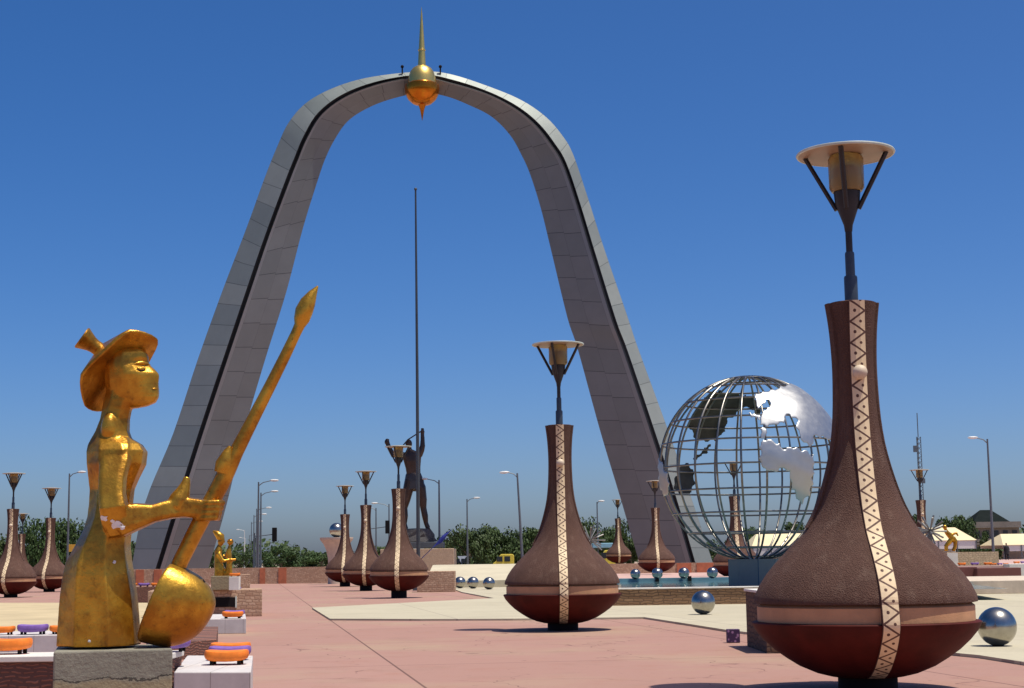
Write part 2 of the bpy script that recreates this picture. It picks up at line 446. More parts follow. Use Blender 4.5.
# ------------------------------------------------------------------ mesh builder
class MB:
    def __init__(self):
        self.v = []; self.f = []; self.uv = {}
    def add(self, vs, fs, uvs=None):
        b = len(self.v)
        self.v += [tuple(p) for p in vs]
        for i, f in enumerate(fs):
            self.f.append(tuple(b + k for k in f))
            if uvs: self.uv[len(self.f) - 1] = uvs[i]
        return self
    def box(self, c, s, rz=0.0, taper=1.0):
        cx, cy, cz = c; sx, sy, sz = (k / 2 for k in s)
        cr, sr = math.cos(rz), math.sin(rz)
        vs = []
        for z, k in ((-sz, 1.0), (sz, taper)):
            for x, y in ((-sx, -sy), (sx, -sy), (sx, sy), (-sx, sy)):
                x *= k; y *= k
                vs.append((cx + x * cr - y * sr, cy + x * sr + y * cr, cz + z))
        return self.add(vs, [(3, 2, 1, 0), (4, 5, 6, 7), (0, 1, 5, 4), (1, 2, 6, 5), (2, 3, 7, 6), (3, 0, 4, 7)])
    def lathe(self, prof, seg=32, c=(0, 0, 0), cap=True):
        vs = []; fs = []
        for r, z in prof:
            for i in range(seg):
                a = 2 * PI * i / seg
                vs.append((c[0] + r * math.cos(a), c[1] + r * math.sin(a), c[2] + z))
        n = len(prof)
        for j in range(n - 1):
            for i in range(seg):
                k = (i + 1) % seg
                fs.append((j * seg + i, j * seg + k, (j + 1) * seg + k, (j + 1) * seg + i))
        if cap:
            fs.append(tuple(range(seg))[::-1])
            fs.append(tuple((n - 1) * seg + i for i in range(seg)))
        return self.add(vs, fs)
    def tube(self, pts, rad, seg=8, closed=False, sy=1.0):
        pts = [Vector(p) for p in pts]
        if not isinstance(rad, (list, tuple)): rad = [rad] * len(pts)
        n = len(pts); vs = []; fs = []
        up = None
        for i, p in enumerate(pts):
            if closed:
                d = pts[(i + 1) % n] - pts[i - 1]
            else:
                d = pts[min(i + 1, n - 1)] - pts[max(i - 1, 0)]
            d = d.normalized()
            if up is None:
                up = Vector((0, 0, 1)) if abs(d.z) < 0.9 else Vector((0, 1, 0))
            s = d.cross(up).normalized(); up = s.cross(d).normalized()
            for k in range(seg):
                a = 2 * PI * k / seg
                vs.append(p + s * (math.cos(a) * rad[i]) + up * (math.sin(a) * rad[i] * sy))
        m = n if closed else n - 1
        for j in range(m):
            jj = (j + 1) % n
            for k in range(seg):
                kk = (k + 1) % seg
                fs.append((j * seg + k, j * seg + kk, jj * seg + kk, jj * seg + k))
        if not closed:
            fs.append(tuple(range(seg))[::-1])
            fs.append(tuple((n - 1) * seg + k for k in range(seg)))
        return self.add(vs, fs)
    def ball(self, c, r, seg=16, rings=10, s=(1, 1, 1)):
        prof = []
        vs = [(c[0], c[1], c[2] - r * s[2])]; fs = []
        for j in range(1, rings):
            t = -PI / 2 + PI * j / rings
            for i in range(seg):
                a = 2 * PI * i / seg
                vs.append((c[0] + r * s[0] * math.cos(t) * math.cos(a), c[1] + r * s[1] * math.cos(t) * math.sin(a), c[2] + r * s[2] * math.sin(t)))
        vs.append((c[0], c[1], c[2] + r * s[2]))
        for i in range(seg):
            fs.append((0, 1 + (i + 1) % seg, 1 + i))
        for j in range(rings - 2):
            for i in range(seg):
                k = (i + 1) % seg
                a = 1 + j * seg; b = a + seg
                fs.append((a + i, a + k, b + k, b + i))
        a = 1 + (rings - 2) * seg; t = len(vs) - 1
        for i in range(seg):
            fs.append((a + i, a + (i + 1) % seg, t))
        return self.add(vs, fs)
    def loft(self, rings, cap=True):
        n = len(rings[0]); vs = [p for r in rings for p in r]; fs = []
        for j in range(len(rings) - 1):
            for i in range(n):
                k = (i + 1) % n
                fs.append((j * n + i, j * n + k, (j + 1) * n + k, (j + 1) * n + i))
        if cap:
            fs.append(tuple(range(n))[::-1])
            fs.append(tuple((len(rings) - 1) * n + i for i in range(n)))
        return self.add(vs, fs)
    def prism(self, poly, z0, z1):
        n = len(poly)
        vs = [(p[0], p[1], z0) for p in poly] + [(p[0], p[1], z1) for p in poly]
        fs = [tuple(range(n))[::-1], tuple(range(n, 2 * n))]
        for i in range(n):
            k = (i + 1) % n
            fs.append((i, k, n + k, n + i))
        return self.add(vs, fs)
    def mesh(self, name, fix=True):
        me = bpy.data.meshes.new(name)
        me.from_pydata(self.v, [], self.f)
        if self.uv:
            l = me.uv_layers.new(name='UVMap')
            for p in me.polygons:
                if p.index in self.uv:
                    for k, li in enumerate(p.loop_indices):
                        l.data[li].uv = self.uv[p.index][k]
        if fix:
            bm = bmesh.new(); bm.from_mesh(me)
            bmesh.ops.recalc_face_normals(bm, faces=bm.faces)
            bm.to_mesh(me); bm.free()
        me.update()
        return me
    def build(self, name, m, parent=None, smooth=0, loc=None, bevel=0):
        return link(self.mesh(name), name, m, parent, smooth, loc, bevel)

def link(me, name, m, parent=None, smooth=0, loc=None, bevel=0):
    if m is not None and not me.materials: me.materials.append(m)
    o = bpy.data.objects.new(name, me)
    col.objects.link(o)
    if parent is not None: o.parent = parent
    if loc is not None: o.location = loc
    if smooth:
        for p in me.polygons: p.use_smooth = True
        me.set_sharp_from_angle(angle=R(smooth))
    if bevel:
        b = o.modifiers.new('bevel', 'BEVEL'); b.width = bevel; b.segments = 2; b.limit_method = 'ANGLE'
    return o

def empty(name, loc=(0, 0, 0), rz=0.0):
    o = bpy.data.objects.new(name, None)
    o.empty_display_size = 0.3
    col.objects.link(o); o.location = loc; o.rotation_euler = (0, 0, rz)
    return o

def tag(o, label, cat, group=None, kind=None):
    o['label'] = label; o['category'] = cat
    if group: o['group'] = group
    if kind: o['kind'] = kind
    return o

def struct(o, kind='structure'):
    o['kind'] = kind
    return o

KIDS = {}
def copy_tree(o, parent=None, objs=None):
    c = o.copy(); col.objects.link(c); c.parent = parent
    kids = [x for x in list(bpy.data.objects) if x.parent == o]
    for ch in kids:
        copy_tree(ch, c)
    return c

def remeshed(mb, voxel, iters=2, name='body', factor=0.5):
    """fuse overlapping pieces into one continuous surface"""
    me = mb.mesh(name)
    o = bpy.data.objects.new(name, me); col.objects.link(o)
    r = o.modifiers.new('r', 'REMESH'); r.mode = 'VOXEL'; r.voxel_size = voxel; r.use_smooth_shade = True
    if iters:
        s = o.modifiers.new('s', 'SMOOTH'); s.iterations = iters; s.factor = factor
    dg = bpy.context.evaluated_depsgraph_get()
    dg.update()
    me2 = bpy.data.meshes.new_from_object(o.evaluated_get(dg))
    bpy.data.objects.remove(o); bpy.data.meshes.remove(me)
    me2.name = name
    for p in me2.polygons: p.use_smooth = True
    return me2

# ------------------------------------------------------------------ light
SUN_EL, SUN_AZ = 72.0, -25.0           # azimuth measured from +X, negative = on the viewer's side
sv = Vector((math.cos(R(SUN_EL)) * math.cos(R(SUN_AZ)), math.cos(R(SUN_EL)) * math.sin(R(SUN_AZ)), math.sin(R(SUN_EL))))
sd = bpy.data.lights.new('sun', 'SUN'); sd.energy = 5.0; sd.angle = R(0.53); sd.color = (1.0, 0.945, 0.83)
so = bpy.data.objects.new('sun', sd); col.objects.link(so)
so.rotation_euler = sv.to_track_quat('Z', 'Y').to_euler()
wt = world.node_tree
bg = wt.nodes['Background']
sky = wt.nodes.new('ShaderNodeTexSky')
sky.sky_type = 'NISHITA'
sky.sun_disc = False
sky.sun_elevation = R(SUN_EL)
sky.sun_rotation = math.atan2(sv.x, sv.y)
sky.altitude = 300
sky.air_density = 0.6
sky.dust_density = 2.4
sky.ozone_density = 4.0
hs = wt.nodes.new('ShaderNodeHueSaturation')
hs.inputs['Saturation'].default_value = 1.35
hs.inputs['Hue'].default_value = 0.505
wt.links.new(sky.outputs[0], hs.inputs['Color'])
wt.links.new(hs.outputs[0], bg.inputs['Color'])
bg.inputs['Strength'].default_value = 0.142
sc.view_settings.view_transform = 'Standard'
sc.view_settings.look = 'None'
sc.view_settings.exposure = 0.0
sc.view_settings.gamma = 1.0
sc.view_settings.use_curve_mapping = False

# ------------------------------------------------------------------ ground
def sheet(name, poly, z, m):
    mb = MB(); mb.add([(p[0], p[1], z) for p in poly], [tuple(range(len(poly)))])
    return struct(mb.build(name, m))
sheet('ground', [(-4000, -60), (4000, -60), (4000, 7000), (-4000, 7000)], -0.02, M['dust'])
sheet('pink_plaza', [(-70, -20), (90, -20), (90, 150), (-70, 150)], 0.0, M['pink'])
zs = 0.05
sl = [(312, 607.6), (330, 618.6), (420, 619), (513, 618.6), (607, 617.5), (644, 617), (690, 624), (728, 630), (747, 632), (765, 635), (870, 645), (979, 655), (1024, 662), (1200, 690), (1500, 640), (1400, 583), (1024, 577)]
poly = [G(u, v, zs) for u, v in sl] + [Vector((24, 125, 0)), Vector((-8, 125, 0))] + [G(u, v, zs) for u, v in ((440, 584), (462, 592), (494, 598))]
struct(MB().prism(poly, 0.003, zs).build('pale_plaza', M['beige']))
sheet('sand_path', [G(-200, 603), G(148, 603), G(162, 617), G(150, 634), G(-200, 634)], 0.012, M['sand'])
sheet('road', [(-300, 165), (300, 165), (300, 180), (-300, 180)], 0.0, mat('asphalt', (0.07, 0.065, 0.06), 0.9))
px0_ = D(590, 600, 54).x
# raised terraces beyond the pool and on the right
struct(MB().prism([(px0_ + 1.6, 92), (24, 92), (24, 138), (px0_ + 1.6, 138)], 0.003, 0.45).build('terrace', M['pink_stone']))
struct(MB().prism([(24.2, 96), (85, 96), (85, 190), (24.2, 190)], 0.003, 0.90).build('upper_terrace', M['pink_stone']))

# ------------------------------------------------------------------ arch
def spline(pts, n):
    out = []
    m = len(pts)
    for i in range(m - 1):
        p0 = pts[max(i - 1, 0)]; p1 = pts[i]; p2 = pts[i + 1]; p3 = pts[min(i + 2, m - 1)]
        for k in range(n):
            t = k / n
            out.append(tuple(0.5 * (2 * b + (c - a) * t + (2 * a - 5 * b + 4 * c - d) * t * t + (3 * b - a - 3 * c + d) * t ** 3) for a, b, c, d in zip(p0, p1, p2, p3)))
    out.append(pts[-1])
    return out
ST = [(131, 570, 157, 570, 208, 570), (145, 503, 178, 503, 227, 503), (173, 434, 200, 434, 243.5, 434), (197.6, 360, 224.6, 360, 265, 360),
      (222, 292, 246.5, 295, 286, 293), (246.5, 228, 266, 238, 303, 228), (265, 177, 286, 184, 318.5, 178), (277, 147, 295, 161, 326, 157),
      (289, 122, 305, 137, 335, 139), (308, 101.4, 320, 113, 347, 122), (338, 86, 346, 94, 364, 110), (373, 76.6, 383, 80.5, 388, 100),
      (422, 71.5, 422, 75.5, 420, 93), (452, 74.5, 450, 80.5, 445, 96), (493, 88, 487, 92, 470, 105.5), (523, 101, 516, 107, 492, 117), (546, 117, 537, 124, 510, 135),
      (562, 135, 553, 144, 521, 154), (573, 154, 565, 164, 530, 174), (587, 195, 579, 205, 541, 209), (603, 245, 593, 252, 552, 254),
      (628, 318, 614, 320, 567.5, 318), (638, 348, 626, 352, 578, 350), (668, 430, 653, 432, 600.5, 432), (692, 500, 675, 500, 621, 500), (716, 572, 696, 572, 642, 572)]
ST = spline(ST, 5)
YA = 145.0
arch = empty('monument_arch', (0, YA, 0))
tag(arch, 'giant grey panelled arch crowned by a golden ball and spire', 'arch')
AO = Vector((0, YA, 0))
rows = []
for s in ST:
    o = D(s[0], s[1], YA) - AO; g = D(s[2], s[3], YA) - AO; i = D(s[4], s[5], YA) - AO
    w = (i - o).length
    t = w * 0.36
    e = (o - g).normalized(); f_ = (i - g).normalized()
    hw = 0.22
    back = (o + i) * 0.5 + Vector((0, t * 1.1, 0))
    Y = Vector((0, 1, 0))
    gw = D(s[2], s[3], YA - t) - AO
    go = gw + e * hw + Y * (t * hw / (o - g).length)
    gi = gw + f_ * hw + Y * (t * hw / (i - g).length)
    gb = gw + Y * 0.45
    gi2 = gi.lerp(i, 0.09)
    rows.append((o, go, gb, gi, i, back, gi2))
L = [0.0]
for a, b in zip(rows, rows[1:]):
    L.append(L[-1] + (b[1] - a[1]).length)
def ribbon(name, ia, ib, m, parent, flip=False):
    mb = MB()
    for k in range(len(rows) - 1):
        a, b, c, d = rows[k][ia], rows[k][ib], rows[k + 1][ib], rows[k + 1][ia]
        mb.add([a, b, c, d], [(0, 1, 2, 3)], [[(0, L[k]), (1, L[k]), (1, L[k + 1]), (0, L[k + 1])]])
    me = mb.mesh(name, False)
    bm = bmesh.new(); bm.from_mesh(me)
    bmesh.ops.remove_doubles(bm, verts=bm.verts, dist=1e-4); bmesh.ops.recalc_face_normals(bm, faces=bm.faces)
    bm.to_mesh(me); bm.free()
    return link(me, name, m, parent, 25)
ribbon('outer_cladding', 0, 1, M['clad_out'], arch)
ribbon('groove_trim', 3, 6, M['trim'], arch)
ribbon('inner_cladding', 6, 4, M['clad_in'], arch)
def ribbon2(name, idx, m):
    mb = MB()
    n = len(rows)
    for a, b in zip(idx, idx[1:]):
        for k in range(n - 1):
            mb.add([rows[k][a], rows[k][b], rows[k + 1][b], rows[k + 1][a]], [(0, 1, 2, 3)], [[(0, L[k]), (1, L[k]), (1, L[k + 1]), (0, L[k + 1])]])
    return link(mb.mesh(name, False), name, m, arch)
ribbon2('groove', (1, 2, 3), M['groove'])
ribbon2('back_cladding', (4, 5, 0), M['clad_out'])
# finial: ball and spire
fy = YA - 1.3
fc = D(422, 85.5, fy)
px = fy / F
def fin(name, prof, m, seg=32, smooth=35):
    return MB().lathe([(max(r, 0.001) * px, D(422, v, fy).z - fc.z) for r, v in prof], seg).build(name, m, arch, smooth, fc - AO)
fin('dome_cap', [(14.2, 84), (14.0, 78), (12.2, 72), (9.5, 68.5), (6, 66.5), (4.2, 66)], M['bright_gold'])
fin('finial_ball', [(5, 105), (9.6, 103.5), (14.4, 99.5), (17.3, 94.5), (18.3, 89.5), (17.6, 85.5), (15.4, 84)], M['amber_gold'])
fin('spire', [(4.2, 66), (3.7, 58), (3.4, 51), (3.9, 50.6), (3.9, 49.6), (3.2, 49.2), (2.1, 32), (0.9, 15), (0.1, 7)], M['bright_gold'])
fin('spike', [(0.2, 120.5), (2.2, 110), (4.0, 105)], M['amber_gold'])
for u in (402.5, 440.5):
    p = D(u, 73, YA) - AO
    MB().tube([p + Vector((0, -.3, -.2)), p + Vector((0, -.3, .45))], 0.07, 6).ball(p + Vector((0, -.3, .52)), 0.16, 8, 6).build('warning_light', M['dark'], arch)

# ------------------------------------------------------------------ gourd lamps
BODY = [(1.28, 1.035), (1.335, 1.045), (1.338, 1.075), (1.325, 1.13), (1.268, 1.25), (1.18, 1.38), (1.06, 1.52), (0.87, 1.70), (0.705, 1.86), (0.60, 2.02), (0.51, 2.2),
        (0.43, 2.42), (0.355, 2.68), (0.295, 2.95), (0.258, 3.25), (0.242, 3.55), (0.236, 3.82), (0.24, 4.05), (0.254, 4.3), (0.274, 4.5), (0.297, 4.67), (0.275, 4.68), (0.19, 4.65)]
BOWL = [(0.30, 0.15), (0.44, 0.17), (0.60, 0.21), (0.80, 0.295), (0.96, 0.385), (1.11, 0.49), (1.235, 0.605), (1.325, 0.71), (1.368, 0.79), (1.372, 0.81), (1.355, 0.822), (1.27, 0.824)]
BODY = [(r * .984 if r > .9 else r, z) for r, z in BODY]
BOWL = [(r * .984 if r > .9 else r, z) for r, z in BOWL]
def gourd_lamp():
    root = empty('gourd_lamp')
    MB().lathe([(0.35, -0.25), (0.35, 0.15), (0.33, 0.18)], 32).build('base', M['dark'], root, 40)
    MB().lathe(BOWL, 96).build('bowl', M['maroon'], root, 30)
    MB().lathe([(1.22, 0.82), (1.28, 0.826), (1.28, 1.0), (1.23, 1.04)], 96).build('band', M['tan'], root, 40)
    MB().lathe(BODY, 96).build('vessel', M['stucco'], root, 35)
    # pattern strips, each following the outline from neck to foot
    env = [(r, z) for r, z in BOWL[1:9]] + [(1.350, 0.86), (1.328, 0.99)] + [(r, z) for r, z in BODY[1:21]]
    hw = 0.098
    env = spline(env, 2)
    for k in range(4):
        a = -PI / 2 + k * PI / 2
        ca, sa = math.cos(a), math.sin(a)
        rings = []; ln = [0.0]
        ev_ = env if k % 2 == 0 else [e for e in env if e[1] > 1.9]
        for j, (r, z) in enumerate(ev_):
            if j: ln.append(ln[-1] + math.hypot(r - ev_[j - 1][0], z - ev_[j - 1][1]))
            q = []
            for s, pr in ((-hw, -0.05), (-hw, 0.028), (-hw * .33, 0.036), (hw * .33, 0.036), (hw, 0.028), (hw, -0.05)):
                rr = math.sqrt(max(r * r - s * s, 0.0001)) + pr
                q.append((rr * ca - s * sa, rr * sa + s * ca, z))
            rings.append(q)
        mb = MB()
        uu = (0.0, 0.0, 0.333, 0.667, 1.0, 1.0)
        for j in range(len(rings) - 1):
            for i in range(5):
                mb.add([rings[j][i], rings[j][i + 1], rings[j + 1][i + 1], rings[j + 1][i]], [(0, 1, 2, 3)],
                       [[(uu[i], ln[j]), (uu[i + 1], ln[j]), (uu[i + 1], ln[j + 1]), (uu[i], ln[j + 1])]])
        me = mb.mesh('pattern_strip', False)
        bm = bmesh.new(); bm.from_mesh(me); bmesh.ops.remove_doubles(bm, verts=bm.verts, dist=1e-5)
        bmesh.ops.recalc_face_normals(bm, faces=bm.faces); bm.to_mesh(me); bm.free()
        if k % 2:
            link(me, 'side_rib', M['stucco'], root); continue
        st = link(me, 'pattern_strip', M['strip'], root)
        r = 0.236
        MB().ball((ca * (r + 0.07), sa * (r + 0.07), 3.79), 0.09, 16, 10).build('boss', M['boss'], st, 60)
    pole = MB().lathe([(0.042, 4.60), (0.042, 5.62)], 16).build('pole', M['iron'], root, 40)
    MB().lathe([(0.082, 4.64), (0.082, 5.0), (0.074, 5.02)], 20).build('sleeve', M['sleeve'], pole, 40)
    MB().lathe([(0.058, 5.02), (0.058, 5.30), (0.052, 5.32)], 20).build('collar', M['sleeve'], pole, 40)
    MB().lathe([(0.046, 5.58), (0.055, 5.66), (0.15, 5.93), (0.165, 6.08), (0.15, 6.085)], 24).build('lamp_socket', M['iron'], root, 40)
    for k in range(4):
        a = R(-18 + 90 * k)
        p0 = Vector((math.cos(a) * .135, math.sin(a) * .135, 5.86)); p1 = Vector((math.cos(a) * .50, math.sin(a) * .50, 6.555))
        MB().tube([p0, p1], 0.032, 6).build('strut', M['iron'], root)
    lan = MB().lathe([(0.185, 6.085), (0.215, 6.13), (0.218, 6.50), (0.19, 6.545)], 24).build('lantern', M['amber'], root, 40)
    MB().lathe([(0.10, 6.10), (0.10, 6.36), (0.06, 6.40)], 16).build('lamp_core', M['lamp_core'], lan, 40)
    sh_ = MB().lathe([(0.05, 6.548), (0.56, 6.552), (0.592, 6.555), (0.592, 6.575), (0.3, 6.615), (0.02, 6.63)], 48).build('lamp_shade', M['shade'], root, 40)
    MB().tube([(0.592 * math.cos(2 * PI * i / 48), 0.592 * math.sin(2 * PI * i / 48), 6.565) for i in range(48)], 0.018, 6, True).build('rim', M['rim'], sh_, 60)
    return root
lamp0 = gourd_lamp()
LAMPS = [(868, 685, 19.5, 0, 'largest brown gourd lamp, in front at right, beside the steel globe'),
         (563, 630, 37.0, 0, 'brown gourd lamp standing alone midway between the arch legs and nearest its right leg'),
         (399, 595, 72.0, 0.16, 'brown gourd lamp in front of the bronze warrior, largest of the row of three'),
         (366, 589, 91.0, 0.12, 'brown gourd lamp in the middle of the row of three near the bronze warrior'),
         (345, 584, 108.0, 0.12, 'brown gourd lamp before the flared pedestal, farthest of the row of three'),
         (10.6, 599, 86.0, 0, 'brown gourd lamp cut by the left edge of the photo'),
         (49, 595, 103.0, 0, 'brown gourd lamp between the left photo edge and the gold statue, nearest the statue'),
         (21, 580, 152.0, 0, 'small distant brown gourd lamp half hidden between two bigger ones behind the gold statue'),
         (657, 575, 114.0, 0.45, 'brown gourd lamp before the foot of the right arch leg, above the pool'),
         (619, 568, 165.0, 1.0, 'distant brown gourd lamp seen past the inner side of the right arch leg'),
         (924, 570, 101.0, 0.3, 'brown gourd lamp behind the shoulder of the largest one, under the radio mast'),
         (737, 575, 90.0, 0.3, 'brown gourd lamp seen through the bars of the steel globe')]
for k, (u, v, d, z, lab) in enumerate(LAMPS):
    o = lamp0 if k == 0 else copy_tree(lamp0)
    o.location = XD(u, v, d, z)
    tag(o, lab, 'lamp', 'gourd-shaped lamps around the square')

# ------------------------------------------------------------------ golden woman statue
YS = 14.0
SP = D(111, 645, YS)
SC = YS / F
sbase = Vector((SP.x, YS, 0.90))
def S(u, v, dy=0.0):
    """picture point on the statue plane, moved dy metres away from the viewer, in statue space"""
    return D(u, v, YS + dy) - sbase
ped = MB().box((0, 0, 0.45), (0.965, 0.88, 0.90)).build('plinth', M['concrete'], None, 0, (D(113.5, 649, YS).x, YS, 0), 0.015)
ped.rotation_euler.z = R(14.0)
tag(ped, 'cracked grey concrete plinth under the big golden woman', 'plinth')
statue = empty('golden_statue', sbase)
tag(statue, 'large golden statue of a woman in a hat holding a giant ladle', 'statue')
def oct_ring(ul, ur, v, hd, fl=0.36, fr=0.30, a=0.28, b=0.72):
    l = S(ul, v); r = S(ur, v); w = r.x - l.x
    hd *= SC
    pts = []
    for fx, fy in ((0, -fl), (a, -1), (b, -1), (1, -fr), (1, fr), (b, 1), (a, 1), (0, fl)):
        pts.append(Vector((l.x + w * fx, fy * hd, l.z)))
    return pts
mb = MB()
BR = [(646, 60.6, 138, 36), (622, 62.2, 136.5, 36), (597, 64, 134.5, 36), (575, 67, 131, 36), (562, 70, 129, 35.5), (545, 79, 127.5, 34), (530, 86.5, 129, 32), (517, 90, 131, 27), (505, 91, 131, 23), (490, 91.5, 133, 20),
      (480, 90.5, 137, 22), (465, 89.5, 144, 28), (452, 89, 145.5, 27), (445, 90, 141, 22), (439, 92.5, 131, 16), (432, 96.5, 128.5, 14), (420, 101, 129, 11.5), (410, 103, 131, 11.5), (400, 105, 137, 12), (388, 108, 140, 12)]
rings = []
for v, l, r, hd in BR:
    if v > 560: rings.append(oct_ring(l, r, v, hd, 0.45, 0.4, 0.30, 0.74))
    elif v > 436: rings.append(oct_ring(l, r, v, hd, 0.4, 0.4, 0.3, 0.72))
    else: rings.append(oct_ring(l, r, v, hd, 0.45, 0.45))
mb.loft(rings)
# head: wedge-shaped face with flat cheek planes
HR = [(408.5, 124, 136, 5, .6), (406.5, 120, 147, 8, .6), (403, 115, 155, 10.5, .52), (398, 110.5, 158, 12.8, .42), (393, 108, 158.8, 14.3, .32), (388, 107, 158.4, 15.6, .24), (384, 106.5, 158.2, 16.6, .17), (380, 106, 158.8, 17.4, .10), (376.5, 106, 159.3, 17.9, .06), (374, 106, 158.4, 18.1, .06),
      (370, 106, 154.6, 18.2, .08), (366.5, 106, 150.6, 18.0, .11), (363, 106, 148.4, 17.6, .18), (358.5, 107, 148.2, 16.8, .3), (354, 109, 147, 15, .4), (350, 112, 143, 12, .5), (347, 118, 136, 7, .5)]
rings = []
for v, l, r, hd, ns in HR:
    l_ = S(l, v); r_ = S(r, v); w = r_.x - l_.x; h = hd * SC
    # cheek planes run from the temples straight to the narrow ridge of the nose
    eyed = 0.07 if 361 < v < 371 else 0.0
    q = []
    half = [(0, .4), (.12, .75), (.28, .95), (.46, 1.0), (.66, .82 - eyed * .6), (.84, ns + (.80 - ns) * .52 - eyed), (.94, ns + (.62 - ns) * .38 - eyed * .7), (1.0, ns * .8)]
    for fx, fy in half: q.append(Vector((l_.x + w * fx, -fy * h, l_.z)))
    for fx, fy in half[::-1]: q.append(Vector((l_.x + w * fx, fy * h, l_.z)))
    rings.append(q)
mb.loft(rings)
# shoulder knob
mb.ball(S(109.5, 428, -0.09), 0.088, 16, 12, (.85, .9, 1.45))
mb.ball(S(109.5, 428, 0.09), 0.088, 16, 12, (.85, .9, 1.45))
# near arm: broad flat upper arm, then forearm reaching to the ladle
def plate(path, mbx):
    rr = []
    for (u, v, dy, wu, wd, th) in path:
        c = S(u, v, dy)
        rr.append((c, wu * SC, wd * SC, th * SC))
    rings = []
    for j, (c, wu, wd, th) in enumerate(rr):
        a = rr[max(j - 1, 0)][0]; b = rr[min(j + 1, len(rr) - 1)][0]
        d = (b - a); d.y = 0; d.normalize()
        n = Vector((-d.z, 0, d.x))
        # upper side bevelled back so that it catches the light
        q = [c + n * wu + Vector((0, th * .2, 0)), c + n * wu * .86 + Vector((0, -th * .8, 0)), c + n * wu * .5 + Vector((0, -th, 0)), c - n * wd * .6 + Vector((0, -th, 0)), c - n * wd * .9 + Vector((0, -th * .75, 0)),
             c - n * wd + Vector((0, th * .2, 0)), c - n * wd * .6 + Vector((0, th, 0)), c + n * wu * .6 + Vector((0, th, 0))]
        rings.append(q)
    mbx.loft(rings)
for s in (-1, 1):
    plate([(120, 437, .05 * s, 10, 10, 8), (117, 445, .115 * s, 15, 16.5, 9), (115.5, 460, .185 * s, 16, 15.5, 9), (112.5, 478, .255 * s, 14, 13.5, 9), (111.5, 494, .30 * s, 14, 12.5, 9), (113, 508, .33 * s, 15, 13, 10), (116, 522, .27 * s, 14, 14, 10), (119, 536, .22 * s, 9, 10, 9)], mb)
    plate([(114, 515, .25 * s, 4, 10, 9), (125, 515, .27 * s, 11, 22, 11), (138, 515, .235 * s, 12, 15, 10), (154, 513, .17 * s, 9, 9.5, 9), (170, 509, .125 * s, 9.5, 10, 8.5), (184, 507, .085 * s, 10, 10.5, 8), (196, 508, .075 * s, 10, 10.5, 8), (210, 510, .07 * s, 9.5, 10.5, 8), (221, 511.5, .06 * s, 8.5, 9.5, 8)], mb)
    # thumb
    if s < 0: mb.tube([S(176, 507, .09 * s), S(180, 498, .088 * s), S(183.5, 490, .085 * s), S(186, 483, .08 * s), S(187, 477, .078 * s)], [.10, .09, .062, .042, .03], 10)
    # fingers folded round the shaft
    for j in range(4):
        v0 = 503 + j * 5.0
        mb.tube([S(200 - j, v0 + .5, .085 * s), S(209 - j, v0, .135 * s), S(218 - j, v0 - .5, .125 * s), S(223.5 - j * 1.6, v0 - .5, .05 * s)], [.030, .030, .029, .026], 8)
body_me = remeshed(mb, 0.0095, 3, 'body')
body = link(body_me, 'body', M['gold'], statue)
bvh = BVHTree.FromPolygons([v.co for v in body_me.vertices], [tuple(p.vertices) for p in body_me.polygons])
def hit(u, v):
    d = ray(u, v).normalized()
    loc, nor, idx, dist = bvh.ray_cast(EYEV - sbase, d)
    return loc, nor
# eyes: a full lid over a dark line that paints the brow's shade, and a brow, on each side of the face
def face_line(nm, m, u0, u1, v0, bow, slope, r0, r1):
    pts = []
    for k in range(11):
        t = k / 10
        loc, nor = hit(u0 + (u1 - u0) * t, v0 + bow * math.sin(PI * t) + slope * t)
        if loc is not None and abs(loc.y) < .6: pts.append(loc)
    if len(pts) < 5: return
    n_ = len(pts) - 1
    for mirror in (1, -1):
        MB().tube([Vector((p.x, p.y * mirror, p.z)) for p in pts], [r0 + r1 * math.sin(PI * i / n_) for i in range(n_ + 1)], 8).build(nm, m, statue, 60)
face_line('eyelid', M['gold'], 136.5, 146, 367.6, 1.2, .4, .004, .014)
face_line('eye', M['dark'], 136.0, 147, 369.2, 1.3, .3, .002, .007)
face_line('eyebrow', M['gold'], 134.5, 149, 364.0, -1.4, 0.6, .006, .013)
face_line('mouth', M['gold'], 151.5, 157.8, 388.5, .3, -.2, .003, .005)
# bare plaster chips where the gilding is gone
def chip(u, v, r, seed):
    rnd = random.Random(seed)
    pts = []
    for k in range(11):
        a = 2 * PI * k / 11; q = r * rnd.uniform(.55, 1.25)
        loc, nor = hit(u + q * math.cos(a) * 1.15, v + q * math.sin(a))
        if loc is not None: pts.append(loc + nor * 0.004)
    if len(pts) > 4:
        c, nn = hit(u, v)
        MB().add([c + nn * .006] + pts, [(0, 1 + k, 1 + (k + 1) % len(pts)) for k in range(len(pts))]).build('bare_chip', M['chip'], body)
chip(104.2, 518, 3.2, 1); chip(117, 525, 4.6, 2); chip(122.5, 527.5, 2.4, 3); chip(113, 521.5, 2.2, 4); chip(114, 562, 1.5, 5); chip(89.5, 641, 1.8, 7)
